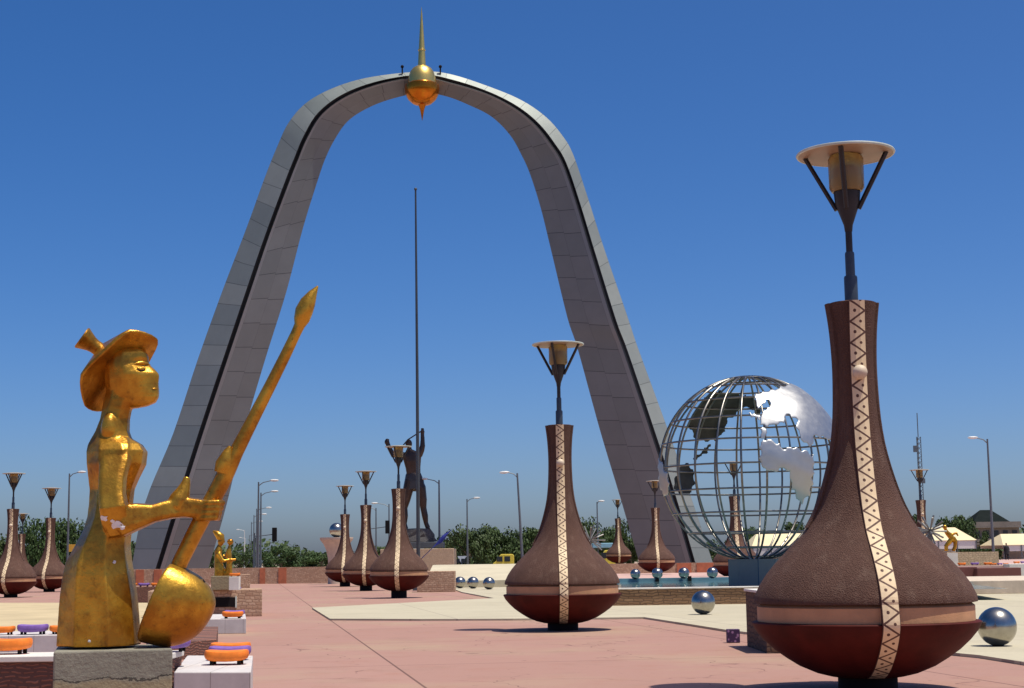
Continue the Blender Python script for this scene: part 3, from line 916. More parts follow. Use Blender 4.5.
# hat
def SH(u, v, dpx): return S(u, v, dpx * SC)
brim = [SH(131, 331.5, -24), SH(106, 351, -29), SH(82, 377, -24), SH(85.5, 407, -6), SH(102, 412, 16), SH(128, 398, 30), SH(150, 362, 22), SH(158.5, 340, -2)]
bs = []
for a_ in range(8):
    q0, q1, q2, q3 = brim[a_ - 1], brim[a_], brim[(a_ + 1) % 8], brim[(a_ + 2) % 8]
    for t_ in (0, .25, .5, .75):
        cr = 0.5 * (2 * q1 + (q2 - q0) * t_ + (2 * q0 - 5 * q1 + 4 * q2 - q3) * t_ ** 2 + (3 * q1 - q0 - 3 * q2 + q3) * t_ ** 3)
        bs.append(q1.lerp(q2, t_).lerp(cr, .75))
brim = bs
apex = SH(100, 345, 8)
inner = SH(116, 366, 2)
mb = MB()
rg = []
for k in (0.25, 0.55, 0.82): rg.append([inner.lerp(p, k) for p in brim])
rg.append([p.copy() for p in brim])
out_n = (apex - inner).normalized() * .03
rg.append([p + out_n for p in brim])
for k in (0.72, 0.42, 0.16): rg.append([apex.lerp(p + out_n, k) for p in brim])
mb.loft(rg)
hat = mb.build('hat', M['gold'], statue, 42, None, 0.01)
k0 = SH(100, 350, 10); k1 = SH(82.5, 338, 4)
mb = MB()
ts = [(0, 7.5), (.3, 7.2), (.5, 8.0), (.8, 10.4), (1.0, 12.2), (1.07, 11.4), (1.05, 6)]
mb.tube([k0.lerp(k1, t) for t, r in ts], [r * SC for t, r in ts], 18)
mb.build('knob', M['gold'], hat, 40)
# ladle
lad = empty('ladle', (0, 0, 0)); lad.parent = statue
sh_pts = [(170, 585, 8.2), (181, 560, 8.2), (195, 532, 8.4), (209, 505, 8.8), (220, 485, 9.0), (227, 470, 9.0), (236, 452, 7.6), (252, 421, 6.6), (270, 386, 6.0), (286, 354, 5.6), (296, 333, 5.2), (299.5, 325.5, 5.6),
          (301.5, 320, 8.0), (304, 311, 9.2), (308, 302, 8.0), (313, 293, 4.5), (317.8, 286, 0.8)]
MB().tube([S(u, v) for u, v, r in sh_pts], [r * SC for u, v, r in sh_pts], 12).build('shaft', M['gold'], lad, 50)
MB().tube([S(222, 472, -.03), S(224, 463, -.04), S(228, 451, -.05), S(230, 446, -.055)], [.075, .08, .04, .012], 10).build('thorn', M['gold'], lad, 50)
# bowl: half an egg, flat face towards the woman
c0 = S(178, 603)
long = (S(173, 561) - S(139, 641)).normalized()
side = Vector((long.z, 0, -long.x))       # towards lower right
rings = []
NR = 18
prof_c = S(156, 601)                        # middle of the flat face
Lh = (S(173, 561) - S(139, 641)).length / 2
rings = []
for j in range(NR + 1):
    s = -1 + 2 * j / NR
    wdt = (max(0.0, 1 - abs(s) ** 2.6)) ** 0.5
    skew = 1.0 + 0.14 * s
    ring = []
    dep = 56 * SC * wdt * skew * 1.0
    hy = 34 * SC * wdt
    for i in range(25):
        a = -PI / 2 + PI * i / 24
        ring.append(prof_c + long * (s * Lh * 1.02) + side * (dep * max(0.0, math.cos(a)) ** 0.9) + Vector((0, hy * math.sin(a), 0)))
    rings.append(ring)
mb = MB()
mb.loft(rings)
bo = link(remeshed(mb, 0.014, 6, 'ladle_bowl'), 'ladle_bowl', M['gold'], lad)
bvh_b = BVHTree.FromPolygons([v.co for v in bo.data.vertices], [tuple(p.vertices) for p in bo.data.polygons])
dp = []
for k in range(12):
    loc, nor, _, _ = bvh_b.ray_cast(EYEV - sbase, ray(204.5 + 2.0 * math.cos(k * PI / 6), 579 + 3.6 * math.sin(k * PI / 6)).normalized())
    if loc is not None: dp.append(loc + nor * .004)
if len(dp) > 4: MB().add(dp, [tuple(range(len(dp)))]).build('dent', M['dark'], bo)

# ------------------------------------------------------------------ brick wall, benches, seats
BZ = 0.5
b1 = [G(174, 672, BZ), G(251, 672, BZ), G(253, 655.5, BZ), G(187, 655.5, BZ)]
WY = 17.6
tt = (WY - .3 - b1[0].y) / (b1[3].y - b1[0].y)
xl = D(-60, 660, WY).x; xr = b1[0].x + (b1[3].x - b1[0].x) * tt - .06
bw = empty('brick_wall', ((xl + xr) / 2, WY, 0))
tag(bw, 'low red brick wall with white coping behind the golden woman', 'wall')
wl = xr - xl
MB().box((0, 0, 0.30), (wl - 0.04, 0.72, 0.60)).build('brickwork', M['brick'], bw)
MB().box((0, 0, 0.632), (wl, 0.80, 0.06)).build('coping', M['white'], bw, 0, None, 0.008)

def box_bench(name, poly, h, label, cat='bench', m=None, group=None):
    c = sum((Vector((p[0], p[1], 0)) for p in poly), Vector()) / len(poly)
    mb = MB().prism([(p[0] - c.x, p[1] - c.y) for p in poly], 0.002, h)
    o = mb.build(name, m or M['bench'], None, 0, c, 0.012)
    return tag(o, label, cat, group)
BZ = 0.5
b1 = [G(174, 672, BZ), G(251, 672, BZ), G(253, 655.5, BZ), G(187, 655.5, BZ)]
box_bench('block_bench', b1, BZ, 'white panelled block bench in front at right of the golden woman plinth', 'bench', None, 'white block benches')
B2 = 0.34
g1 = G(246, 633.5); 
b2y = g1.y
b2 = [Vector((D(176, 630, b2y).x, b2y, 0)), Vector((g1.x, b2y, 0)), Vector((g1.x - .62, b2y + 3.6, 0)), Vector((D(176, 630, b2y).x - .62, b2y + 3.6, 0))]
box_bench('block_bench', b2, B2, 'white block bench behind the ladle bowl, near the two stone planters', 'bench', None, 'white block benches')
B3 = 0.47; y3 = 27.0
b3 = [Vector((D(-60, 640, y3).x, y3, 0)), Vector((D(120, 640, y3).x, y3, 0)), Vector((D(120, 640, y3).x - .3, y3 + 1.8, 0)), Vector((D(-60, 640, y3).x - .3, y3 + 1.8, 0))]
box_bench('block_bench', b3, B3, 'long white block bench at the left edge behind the brick wall', 'bench', None, 'white block benches')
kb = box_bench('kerb_wall', [G(150, 662), G(216, 657), G(218, 641), G(150, 641)], 0.30, 'low brown brick kerb wall between two white benches', 'wall', M['brick'])

def make_seat():
    root = empty('seat')
    mb = MB(); n = 32; rings = []
    for z, k in ((0.036, .82), (0.046, .94), (0.075, 1.0), (0.115, 1.0), (0.138, .96), (0.147, .84), (0.142, .5), (0.138, .2)):
        r = []
        for i in range(n):
            a = 2 * PI * i / n
            ca, sa = math.cos(a), math.sin(a)
            x = .24 * k * math.copysign(abs(ca) ** .55, ca); y = .17 * k * math.copysign(abs(sa) ** .7, sa)
            r.append((x, y, z + .02 * (x / .24) ** 2))
        rings.append(r)
    mb.loft(rings)
    mb.build('seat_cushion', M['orange'], root, 50)
    for x in (-.15, .15):
        for y in (-.09, .09):
            MB().box((x, y, 0.028), (.035, .035, .056)).build('foot', M['dark'], root)
    return root
seat0 = make_seat()
seat_p = copy_tree(seat0)
for ch in [x for x in bpy.data.objects if x.parent == seat_p and x.name.startswith('seat_cushion')]:
    ch.data = ch.data.copy(); ch.data.materials[0] = M['purple']
SEATS = []
def seat(loc, colr, lab, s=1.0, rz=0.0):
    src = seat0 if colr == 'o' else seat_p
    k = 'used_' + colr
    if not SEATS or k not in [q[1] for q in SEATS]:
        o = src
    else:
        o = copy_tree(src)
    SEATS.append((o, k))
    o.location = loc; o.scale = (s, s, s); o.rotation_euler = (0, 0, rz)
    tag(o, lab, 'seat', 'coloured plastic seats on the benches')
seat(G(224, 665.5, BZ) + Vector((0, 0.16, 0.002)), 'o', 'nearest orange plastic seat on the front white bench, with the purple one behind it')
seat(G(226, 661.5, BZ) + Vector((0, 0.25, 0.002)), 'p', 'purple plastic seat between two orange ones on the front white bench')
seat(G(227.5, 657.0, BZ) + Vector((0, 0.2, 0.002)), 'o', 'orange plastic seat at the far end of the front white bench behind the purple one')
seat(Vector((D(231, 620, b2y).x, b2y + .22, B2 + .002)), 'o', 'orange plastic seat on the white bench behind the ladle bowl', 1.02)
seat(Vector((D(234.5, 617, b2y + 1.3).x, b2y + 1.3, B2 + .002)), 'p', 'purple plastic seat half hidden on the white bench behind the ladle bowl')
seat(Vector((D(8, 648, WY + .1).x, WY + .1, .664)), 'o', 'orange plastic seat on the white coping of the brick wall at the left edge', 1.05)
seat(Vector((D(169, 650, WY + .1).x, WY + .1, .664)), 'p', 'purple plastic seat on the wall coping beside the ladle bowl', .95)
seat(Vector((D(1, 632, 27.3).x, 27.35, B3 + .002)), 'o', 'orange plastic seat on the long left bench, leftmost beside the purple one', .9)
seat(Vector((D(32, 632, 27.3).x, 27.35, B3 + .002)), 'p', 'purple plastic seat on the long left bench between two orange ones', 1.05)
seat(Vector((D(62, 632, 27.3).x, 27.35, B3 + .002)), 'o', 'orange plastic seat on the long left bench, half hidden by the golden skirt', .9)

# ------------------------------------------------------------------ planters at left and walls
def planter(name, u0, u1, vb, vt, dep, label, m, coping=None, slot=None, z0=0.0, rot=True):
    p = G((u0 + u1) / 2, vb, z0)
    y = p.y
    x0 = D(u0, vb, y).x; x1 = D(u1, vb, y).x
    zt = D((u0 + u1) / 2, vt, y).z
    th = R(9.3) if rot else 0.0
    wh = (x1 - x0) / 2; ch, sh2 = math.cos(th), math.sin(th)
    root = empty(name, (x1 - (wh * ch + dep / 2 * sh2), y - (wh * sh2 - dep / 2 * ch), z0), th)
    tag(root, label, 'planter' if 'planter' in name else 'wall')
    hh = zt - z0
    if coping:
        MB().box((0, 0, (hh - .08) / 2), (x1 - x0, dep, hh - .08)).build('masonry', m, root)
        MB().box((0, 0, hh - .04), (x1 - x0 + .08, dep + .08, .08)).build('coping', coping, root, 0, None, .01)
    else:
        MB().box((0, 0, hh / 2), (x1 - x0, dep, hh)).build('masonry', m, root, 0, None, .02)
    if slot:
        su0, su1, sv0, sv1 = slot
        a = D(su0, sv1, y); b = D(su1, sv0, y)
        w = b.x - a.x; h = b.z - a.z
        sxm = (a.x + b.x) / 2 - (x0 + x1) / 2
        MB().box((sxm, -dep / 2 - .012, (a.z + b.z) / 2 - z0), (w, .03, h)).build('slot_opening', M['dark'], root)
        mbf = MB()
        for sx in (-1, 1):
            mbf.box((sxm + sx * w / 2, -dep / 2 - .025, (a.z + b.z) / 2 - z0), (.05, .06, h + .05))
        mbf.build('slot_frame', M['rim'], root)
    return root
pl_low = planter('stone_planter', 150, 262, 617, 590, 3.0, 'lower tan stone planter with a dark slot, in front of the small gold couple', M['rubble'], None, (211, 236.5, 597, 607))
pl_up = planter('stone_planter', 213, 250, 592, 574.5, 2.5, 'upper tan stone planter block behind the lower one with the dark slot', M['rubble'])
planter('brick_planter', 100, 158, 603, 587, 1.6, 'dark brick block under small seats behind the golden woman forearm', M['brick'], rot=False)
pb = [o for o in bpy.data.objects if o.name.startswith('brick_planter')][0]
for k, (c, dx) in enumerate((('o', 0.3), ('p', 0.85), ('o', 1.4), ('p', 1.95))):
    seat(Vector((pb.location.x + dx - .3, pb.location.y - .45, pb.location.z + D(129, 587, pb.location.y - .8).z + .0)), c,
         ['leftmost small orange seat on the dark brick block behind the forearm', 'left of the two purple seats on the dark brick block',
          'right of the two orange seats on the dark brick block', 'rightmost small purple seat on the dark brick block behind the forearm'][k], 1.0)

# far wall with terracotta pilasters
yw = 128.0
x0 = D(60, 575, yw).x; x1 = D(372, 575, yw).x
fw = empty('boundary_wall', ((x0 + x1) / 2, yw, 0))
tag(fw, 'long tan rubble wall with terracotta pilasters behind the pink plaza', 'wall')
hw_ = 1.28
MB().box((0, 0.2, hw_ / 2), (x1 - x0, .4, hw_)).build('masonry', M['rubble'], fw)
for u in (140, 158, 262.5, 282.5):
    MB().box((D(u, 575, yw).x - fw.location.x, -.03, hw_ / 2 - .02), (.42 if u == 262.5 else .62, .08, hw_ - .04)).build('pilaster', M['terracotta'], fw)
# rubble block by the flagpole
p = G(436, 592)
rb = MB().box((0, .7, .54), (D(455, 592, p.y).x - D(417, 592, p.y).x, 1.4, 1.08)).build('stone_block', M['rubble'], None, 0, (p.x, p.y, 0), .03)
tag(rb, 'square tan rubble stone block beside the foot of the flagpole', 'block')
# pale sloping bank behind the balls
xa0 = D(425, 575, 94).x; xb0 = D(600, 575, 94).x
mb = MB()
def bank(y0, z0, y1, z1):
    mb2 = MB()
    mb2.add([(xa0, y0, 0), (xb0, y0, 0), (xb0, y0, z0), (xa0, y0, z0), (xa0, y1, z1), (xb0, y1, z1), (xb0, 108, z1), (xa0, 108, z1), (xa0, 108, 0), (xb0, 108, 0)],
            [(0, 1, 2, 3), (3, 2, 5, 4), (4, 5, 6, 7), (7, 6, 9, 8), (0, 3, 4, 7, 8), (1, 9, 6, 5, 2)])
    return mb2
pw = bank(94, .45, 103, 1.35).build('sloping_bank', M['pale_wall'])
tag(pw, 'long pale cream sloping bank behind three steel balls', 'bank')
# wall beyond the terrace, under the distant lamp
yt = 124.0
x0 = D(596, 565, yt).x; x1 = D(765, 565, yt).x
tw = empty('terrace_wall', ((x0 + x1) / 2, yt, 0.45))
tag(tw, 'tan and terracotta wall behind the pool terrace under the right arch leg', 'wall')
MB().box((0, .2, .38), (x1 - x0, .4, .76)).build('masonry', M['rubble'], tw)
for u, w in ((684, 1.1), (707, 1.6), (756, 1.0)):
    MB().box((D(u, 565, yt).x - tw.location.x, -.03, .37), (w, .08, .72)).build('pilaster', M['terracotta'], tw)

# ------------------------------------------------------------------ pool
px0 = D(590, 600, 54).x; px1 = D(765, 600, 53.6).x
pool = empty('pool', ((px0 + px1) / 2, 54, 0))
tag(pool, 'raised blue pool with a brown stone front wall under the steel globe', 'pool')
pc = pool.location
MB().box((0, 0.0, .30), (px1 - px0, .5, .56)).build('front_wall', M['brown_stone'], pool)
MB().box((0, 0.0, .60), (px1 - px0 + .06, .58, .045)).build('coping', M['white'], pool, 0, None, .01)
far = 82.0
xr2 = 16.5
MB().add([(px0 - pc.x, .25, .42), (xr2 - pc.x, .25, .42), (xr2 + 4 - pc.x, far - 54, .42), (px0 + 1.6 - pc.x, far - 54, .42)], [(0, 1, 2, 3)]).build('water', M['water'], pool)
MB().box(((px0 + 1.6 + xr2 + 4) / 2 - pc.x, far - 54 + .3, .30), (xr2 + 4 - px0 - 1.6, .6, .58)).build('far_wall', M['pool_tile'], pool)
for u in (657.5, 690):
    p = D(u, 584, far - .1)
    MB().box((p.x - pc.x, far - 54 - .03, .42), (.18, .08, .5)).build('spout', M['dark'], pool)
struct(MB().prism([(px0 + 1.6, far + .62), (xr2 + 5, far + .62), (xr2 + 5, 91.9), (px0 + 1.6, 91.9)], 0.095, 0.55).build('pool_deck', M['pink_stone']))

# wall block, its shade painted into the stone colour, between the big lamp and the pool
wx = 4.17
wb = empty('wall_block', (wx + 1.1, 28.2, 0))
tag(wb, 'brown stone wall block coloured as in shade, half hidden behind the largest gourd lamp', 'wall')
MB().box((0, 0, .49), (2.2, 2.3, .98)).build('masonry', M['shaded_stone'], wb)
MB().box((0, 0, 1.005), (2.26, 2.36, .045)).build('coping', M['white'], wb, 0, None, .008)
p = G(734, 643)
tb = MB().box((0, 0, .125), (.235, .2, .25)).build('box', M['trinket'], None, 0, (p.x, p.y + .1, .004), .01)
tag(tb, 'small purple patterned box on the pink paving at the pale slab edge', 'box')

# ------------------------------------------------------------------ steel balls
def ball(u, v, r, z, lab, first=[None], d=None):
    p = G(u, v, z)
    if first[0] is None:
        root = empty('steel_ball')
        MB().ball((0, 0, 1), 1, 48, 32).build('sphere', M['steel'], root, 60)
        MB().lathe([(.30, 0.0), (.26, .06), (.2, .09)], 24).build('foot', M['dark'], root, 40)
        first[0] = root; o = root
    else:
        o = copy_tree(first[0])
    o.location = p; o.scale = (r, r, r)
    tag(o, lab, 'steel ball', 'polished steel balls around the plaza')
ball(998, 646, .325, zs, 'largest polished steel ball, at the right edge on pale paving')
ball(703.5, 614.5, .325, zs, 'polished steel ball on pale paving in front of the pool wall')
ball(489, 589.5, .33, zs, 'right one of three steel balls before the pale wall')
ball(473, 588.6, .33, zs, 'middle one of three steel balls before the pale wall')
ball(460, 588.3, .33, zs, 'left one of three steel balls before the pale wall, by the stone block')
ball(635.5, 579.2, .26, .55, 'leftmost steel ball of the row on the far pool rim')
ball(657.5, 579, .28, .55, 'steel ball on the far pool rim above the left dark spout')
ball(684, 578.6, .28, .55, 'steel ball on the far pool rim above the right dark spout')
ball(712.5, 578.4, .28, .55, 'steel ball on the far pool rim beside the blue globe base')

# ------------------------------------------------------------------ globe
gy = 65.0
gc = D(751, 467.5, gy)
gr = 91.2 / F * gy * 1.0
glb = empty('globe_sculpture', (gc.x, gy, 0.42))
tag(glb, 'steel lattice globe with sheet metal continents on a blue base', 'globe')
gz = gc.z - 0.42
zb = gz - gr
bh = zb + .03
MB().lathe([(1.05, -.42), (1.05, bh)], 8).build('base', M['blue_tile'], glb)
CEN = -12.0
def sph(lon, lat, r):
    a = R(lon - CEN); b = R(lat)
    return Vector((math.sin(a) * math.cos(b) * r, -math.cos(a) * math.cos(b) * r, math.sin(b) * r + gz))
for k in range(24):
    lon = k * 15 + 4
    MB().tube([sph(lon, -88 + 176 * i / 40, gr) for i in range(41)], .042, 6).build('meridian', M['globe_bar'], glb, 60)
for lat in range(-75, 90, 15):
    MB().tube([sph(i * 5, lat, gr) for i in range(72)], .04, 6, True).build('parallel', M['globe_bar'], glb, 60)
# outlines as seen from the square (front = on the near half, back = on the far half), turned into longitude and latitude
CONT = [
 (1, [(540, 170), (590, 155), (640, 150), (700, 128), (760, 105), (830, 125), (900, 175), (960, 240), (995, 310), (1003, 410), (960, 430), (900, 410), (875, 402), (858, 470), (805, 440), (782, 395), (770, 340), (780, 310), (720, 292), (700, 330), (660, 345), (600, 355), (560, 345), (572, 290), (585, 262), (625, 238), (605, 195), (590, 235), (560, 250), (535, 225)]),
 (1, [(565, 358), (612, 360), (600, 425), (570, 425)]),
 (1, [(495, 262), (540, 285), (575, 285), (570, 315), (520, 300)]),
 (1, [(565, 440), (620, 420), (650, 440), (700, 475), (760, 470), (830, 490), (868, 520), (868, 600), (860, 690), (845, 740), (815, 770), (798, 790), (775, 760), (745, 690), (720, 600), (700, 590), (650, 612), (600, 600), (565, 560)]),
 (-1, [(150, 340), (200, 270), (270, 180), (330, 150), (450, 170), (530, 185), (580, 262), (560, 285), (500, 240), (450, 260), (420, 300), (390, 310), (370, 370), (330, 432), (240, 437), (195, 420), (180, 370)]),
 (-1, [(190, 555), (205, 510), (250, 490), (275, 445), (295, 465), (258, 508), (218, 532)]),
 (-1, [(85, 650), (125, 572), (160, 553), (198, 600), (200, 683), (165, 735), (105, 735), (80, 690)]),
 (1, [(-6, 520), (20, 560), (45, 620), (65, 690), (50, 745), (25, 740), (5, 690)]),
]
def inside(x, y, P):
    c = False; n = len(P); j = n - 1
    for i in range(n):
        if (P[i][1] > y) != (P[j][1] > y) and x < (P[j][0] - P[i][0]) * (y - P[i][1]) / (P[j][1] - P[i][1]) + P[i][0]: c = not c
        j = i
    return c
rnd = random.Random(3)
for side, P in CONT:
    st = 0.8
    vid = {}; mb = MB()
    def vert(i, j):
        if (i, j) not in vid:
            vid[(i, j)] = len(mb.v)
            lo = -100 + i * st
            mb.v.append(tuple(sph(CEN + (lo if side > 0 else 180 - lo), -60 + j * st, gr + (.07 if side > 0 else .045) + .012 * math.sin(i * .2 + j * .15) * math.sin(j * .27))))
        return vid[(i, j)]
    for i in range(250):
        for j in range(175):
            lo = -100 + (i + .5) * st; la = -60 + (j + .5) * st
            if side < 0 and abs(lo) > 90: continue
            pu, pv_ = project(sph(CEN + (lo if side > 0 else 180 - lo), la, gr) + glb.location)
            cx = (pu - 660) * 5.689; cy = (pv_ - 365) * 5.689
            if inside(cx + 5 * math.sin(cy * .11) + 3 * math.sin(cx * .23), cy + 5 * math.sin(cx * .13 + 1) + 3 * math.sin(cy * .31), P):
                mb.f.append((vert(i, j), vert(i + 1, j), vert(i + 1, j + 1), vert(i, j + 1)))
    if not mb.f: continue
    o = mb.build('continent_sheet', M['continent'] if side > 0 else M['shaded_sheet'], glb, 60)
    o.modifiers.new('thick', 'SOLIDIFY').thickness = .03
    sm = o.modifiers.new('sm', 'SMOOTH'); sm.iterations = 8; sm.factor = .5

# ------------------------------------------------------------------ flagpole
p = G(418.5, 590.5)
fp = empty('flagpole', (p.x, p.y, 0))
tag(fp, 'tall thin dark flagpole standing inside the arch beside the bronze warrior', 'flagpole')
top = D(416.2, 190, p.y).z
MB().tube([(0, 0, 0), (0, 0, top * .5), (-.03, 0, top)], [.115, .085, .05], 10).build('pole', M['flagpole'], fp, 60)
MB().ball((-.03, 0, top + .05), .09, 10, 8).build('pole_cap', M['flagpole'], fp, 60)
MB().box((0, 0, .12), (.6, .6, .24)).build('base', M['slate'], fp)
a = D(422, 558, p.y) - fp.location; b = D(451, 530, p.y) - fp.location
pen = MB()
ns = 10; rr = []
for k in range(ns + 1):
    t = k / ns
    c = a.lerp(b, t); w = .03 + .26 * math.exp(-((t - .70) / .17) ** 2)
    rr.append([c + Vector((0, .04 * math.sin(9 * t), w * .55)), c + Vector((.03, -.05, 0)), c + Vector((0, .05 * math.cos(7 * t), -w * .7)), c + Vector((-.03, .06, 0))])
pen.loft(rr)
pn = pen.build('flag', M['blue_cloth'], fp, 60)
MB().tube([(0, -.1, a.z - .5), a, b], .02, 5).build('rope', M['dark'], fp)

# ------------------------------------------------------------------ bronze warrior
yq = 150.0
q0 = D(416, 531, yq)
war = empty('bronze_statue', (q0.x, yq, 0))
tag(war, 'dark bronze warrior statue with both arms raised, seen from behind', 'statue')
def Q(u, v, dy=0):
    return D(u, v, yq) - war.location + Vector((0, dy, 0))
sq = yq / F
mb = MB()
def limb(pts, dy=0, seg=10):
    mb.tube([Q(u, v, dy + (e[0] if e else 0)) for u, v, r, *e in pts], [r * sq * 1.22 for u, v, r, *e in pts], seg)
limb([(406, 529, 2.0), (404.6, 524, 1.9), (404.8, 516, 2.7), (404.4, 508, 2.6), (406, 500, 3.6), (408.5, 488, 4.4), (410, 480, 4.4)])
limb([(428, 528, 2.0), (426, 523, 1.9), (425, 516, 2.6), (423.4, 508, 2.6), (422.6, 500, 3.6), (420.5, 488, 4.5), (417, 480, 4.4)])
mb.tube([Q(406, 528.5, .3), Q(402.5, 529, -.4)], [1.8 * sq, 1.3 * sq], 8)
mb.tube([Q(427.5, 528.5, .3), Q(429.5, 529, -.4)], [1.8 * sq, 1.3 * sq], 8)
rings = []
for v, l, r, d in ((487, 404.5, 424, .42), (480, 405, 423.5, .45), (474, 406.5, 420.5, .38), (468, 405.5, 420.5, .42), (461, 403.5, 421, .48), (456, 402, 421.5, .45), (452, 405, 418.5, .36), (449.5, 407.5, 412.5, .22)):
    a = Q(l, v); b = Q(r, v); c = (a + b) / 2; w = (b - a).length / 2
    rings.append([c + Vector((w * math.cos(t) , d * math.sin(t), 0)) for t in [2 * PI * k / 14 for k in range(14)]])
mb.loft(rings)
limb([(410, 452, 2.0), (409.3, 447, 1.7)])
mb.ball(Q(408.8, 443.8), 3.6 * sq, 14, 10, (.95, 1.05, 1.25))
limb([(404, 455.5, 2.8), (398, 455, 2.6), (393, 455, 2.3), (391, 451, 2.0), (388.5, 446, 1.9), (387, 441.5, 1.8)])
mb.ball(Q(387, 442), 2.6 * sq, 10, 8, (1, 1, 1.15))
for k in range(4): limb([(385.8 + k * .9, 440.6, .55), (386.2 + k * .9, 439.2, .5), (387 + k * .6, 438.8, .4)])
limb([(419, 455.5, 2.8), (421.5, 450, 2.5), (422.5, 446, 2.2), (422.6, 440, 1.8), (422.4, 434, 1.6), (422.5, 431, 1.8)])
for k in range(4): limb([(421.4 + k * .7, 430.5, .5), (421.3 + k * .75, 429, .45), (421.6 + k * .6, 428, .4)])
link(remeshed(mb, .045, 3, 'body'), 'body', M['bronze'], war)
rings = []
for v, l, r, d in ((490, 404, 425, .56), (487, 404, 424.5, .54), (481, 404.5, 424, .52), (475, 405.5, 421.5, .46), (474, 406, 421, .4)):
    a = Q(l, v); b = Q(r, v); c = (a + b) / 2; w = (b - a).length / 2
    rings.append([c + Vector((w * math.cos(t), d * math.sin(t), .12 * math.sin(3 * t))) for t in [2 * PI * k / 18 for k in range(18)]])
MB().loft(rings).build('loincloth', M['bronze_light'], war, 50)
MB().tube([Q(399, 450, .3), Q(408, 440, -.3), Q(415, 435.5, -.3), Q(423, 430, 0)], .06, 6).build('spear', M['bronze'], war, 60)
mb = MB()
rnd = random.Random(5)
rings = []
for v, l, r, d in ((542, 398.5, 438, 1.5), (538, 400, 437, 1.45), (534, 401.5, 434.5, 1.3), (530.5, 403, 432, 1.1), (528.5, 405, 430, .9)):
    a = Q(l, v); b = Q(r, v); c = (a + b) / 2; w = (b - a).length / 2
    rings.append([c + Vector((w * math.cos(t) * rnd.uniform(.88, 1.06), d * math.sin(t) * rnd.uniform(.85, 1.1), rnd.uniform(-.08, .08))) for t in [2 * PI * k / 16 for k in range(16)]])
mb.loft(rings)
mb.build('rock_base', M['rock'], war)
def wbox(u0, u1, v0, v1, d, nm, m):
    a = Q(u0, v1); b = Q(u1, v0)
    MB().box(((a.x + b.x) / 2, 0, (a.z + b.z) / 2), (b.x - a.x, d, b.z - a.z)).build(nm, m, war, 0, None, .04)
wbox(396, 444, 542, 548.5, 3.4, 'slate_plinth', M['slate'])
wbox(383, 455, 548.5, 575, 6.0, 'pedestal', M['rubble_pale'])

# ------------------------------------------------------------------ ball on flared pedestal
yb = 122.0
p = XD(336.5, 575, yb)
bp = empty('flared_pedestal', p)
tag(bp, 'flared tan stone pedestal carrying a steel ball behind the row of three lamps', 'pedestal')
k = yb / F
zt = D(334, 537.5, yb).z
MB().lathe([(.66, 0), (.62, zt - 2.0), (.66, zt - 1.5), (.78, zt - .95), (.98, zt - .5), (1.22, zt - .2), (1.26, zt - .14), (1.26, zt)], 32).build('column', M['pale_stone'], bp, 40)
ball(334, 537, 0.535, zt, 'steel ball on top of the flared tan pedestal behind the row of three lamps')
bl = [o for o in bpy.data.objects if o.name.startswith('steel_ball')][-1]
bl.location = Vector((p.x, yb, zt)); bl.scale = (.55, .55, .55)

# ------------------------------------------------------------------ small golden statues
def small_statue(name, base_uv, y, z0, label, build):
    b = D(base_uv[0], base_uv[1], y)
    root = empty(name, (b.x, y, z0))
    tag(root, label, 'statue')
    k = y / F
    def T(u, v, dy=0): return D(u, v, y) - root.location + Vector((0, dy, 0))
    build(root, T, k)
    return root
ys = 49.5
zl = D(206, 590, G(206, 617).y).z
def couple(root, T, k0):
    k = k0 * 1.22
    mb = MB()
    mb.tube([T(219, 580), T(219.5, 570), T(218, 558), T(218.5, 550), T(219.5, 545)], [4.6 * k, 4.4 * k, 3.0 * k, 3.2 * k, 1.6 * k], 8)
    mb.ball(T(221, 541.5), 2.8 * k, 10, 8, (1, 1, 1.2))
    mb.tube([T(219, 553, -.1), T(224, 561, -.15), T(231, 560, -.05), T(236, 559.5)], [1.8 * k, 1.6 * k, 1.3 * k, 1.1 * k], 8)
    mb.tube([T(219, 573), T(224, 567), T(226, 572), T(225.5, 581)], [2.8 * k, 2.5 * k, 2 * k, 1.6 * k], 8)
    mb.tube([T(229.5, 580), T(229, 570), T(229.5, 560), T(228.5, 553), T(229.5, 546)], [2.6 * k, 2.8 * k, 2.4 * k, 2.6 * k, 1.1 * k], 8)
    mb.ball(T(230.3, 541.8), 2.6 * k, 10, 8, (1.05, 1, 1))
    mb.tube([T(229, 552, .1), T(225, 557, .15), T(222, 555, .15)], [1.5 * k, 1.3 * k, 1 * k], 8)
    link(remeshed(mb, .022, 2, 'figures'), 'figures', M['gold'], root)
    MB().tube([T(213, 531), T(216.5, 533), T(220.5, 537), T(223.5, 543)], [.6 * k, 2.4 * k, 3.6 * k, 1.4 * k], 10).build('hat', M['gold'], root, 60)
small_statue('golden_couple_statue', (223, 582), ys, zl + .42, 'small golden statue of two stylised figures on a grey plinth behind the ladle', couple)
a = D(213, 592, ys); b = D(233, 580, ys)
cp = MB().box((0, 0, .21), (b.x - a.x, .7, .42)).build('plinth', M['concrete'], None, 0, ((a.x + b.x) / 2, ys, zl + .002), .015)
tag(cp, 'small grey plinth under the golden couple on the lower stone planter', 'plinth')
p = D(236.5, 590, ys - .9)
wb_ = MB().box((0, 0, .2), (.30, .3, .40)).build('white_block', M['white'], None, 0, (D(233, 590, ys - .9).x + .05, ys - .9, zl + .002), .01)
tag(wb_, 'small white block carrying an orange seat beside the golden couple', 'block')
seat(Vector((wb_.location.x, ys - .9, zl + .404)), 'o', 'orange seat on the small white block beside the golden couple', .68)
seat(Vector((wb_.location.x + .02, ys - .9 + .33, zl + .004)), 'p', 'purple seat hidden behind the small white block beside the golden couple', .5)

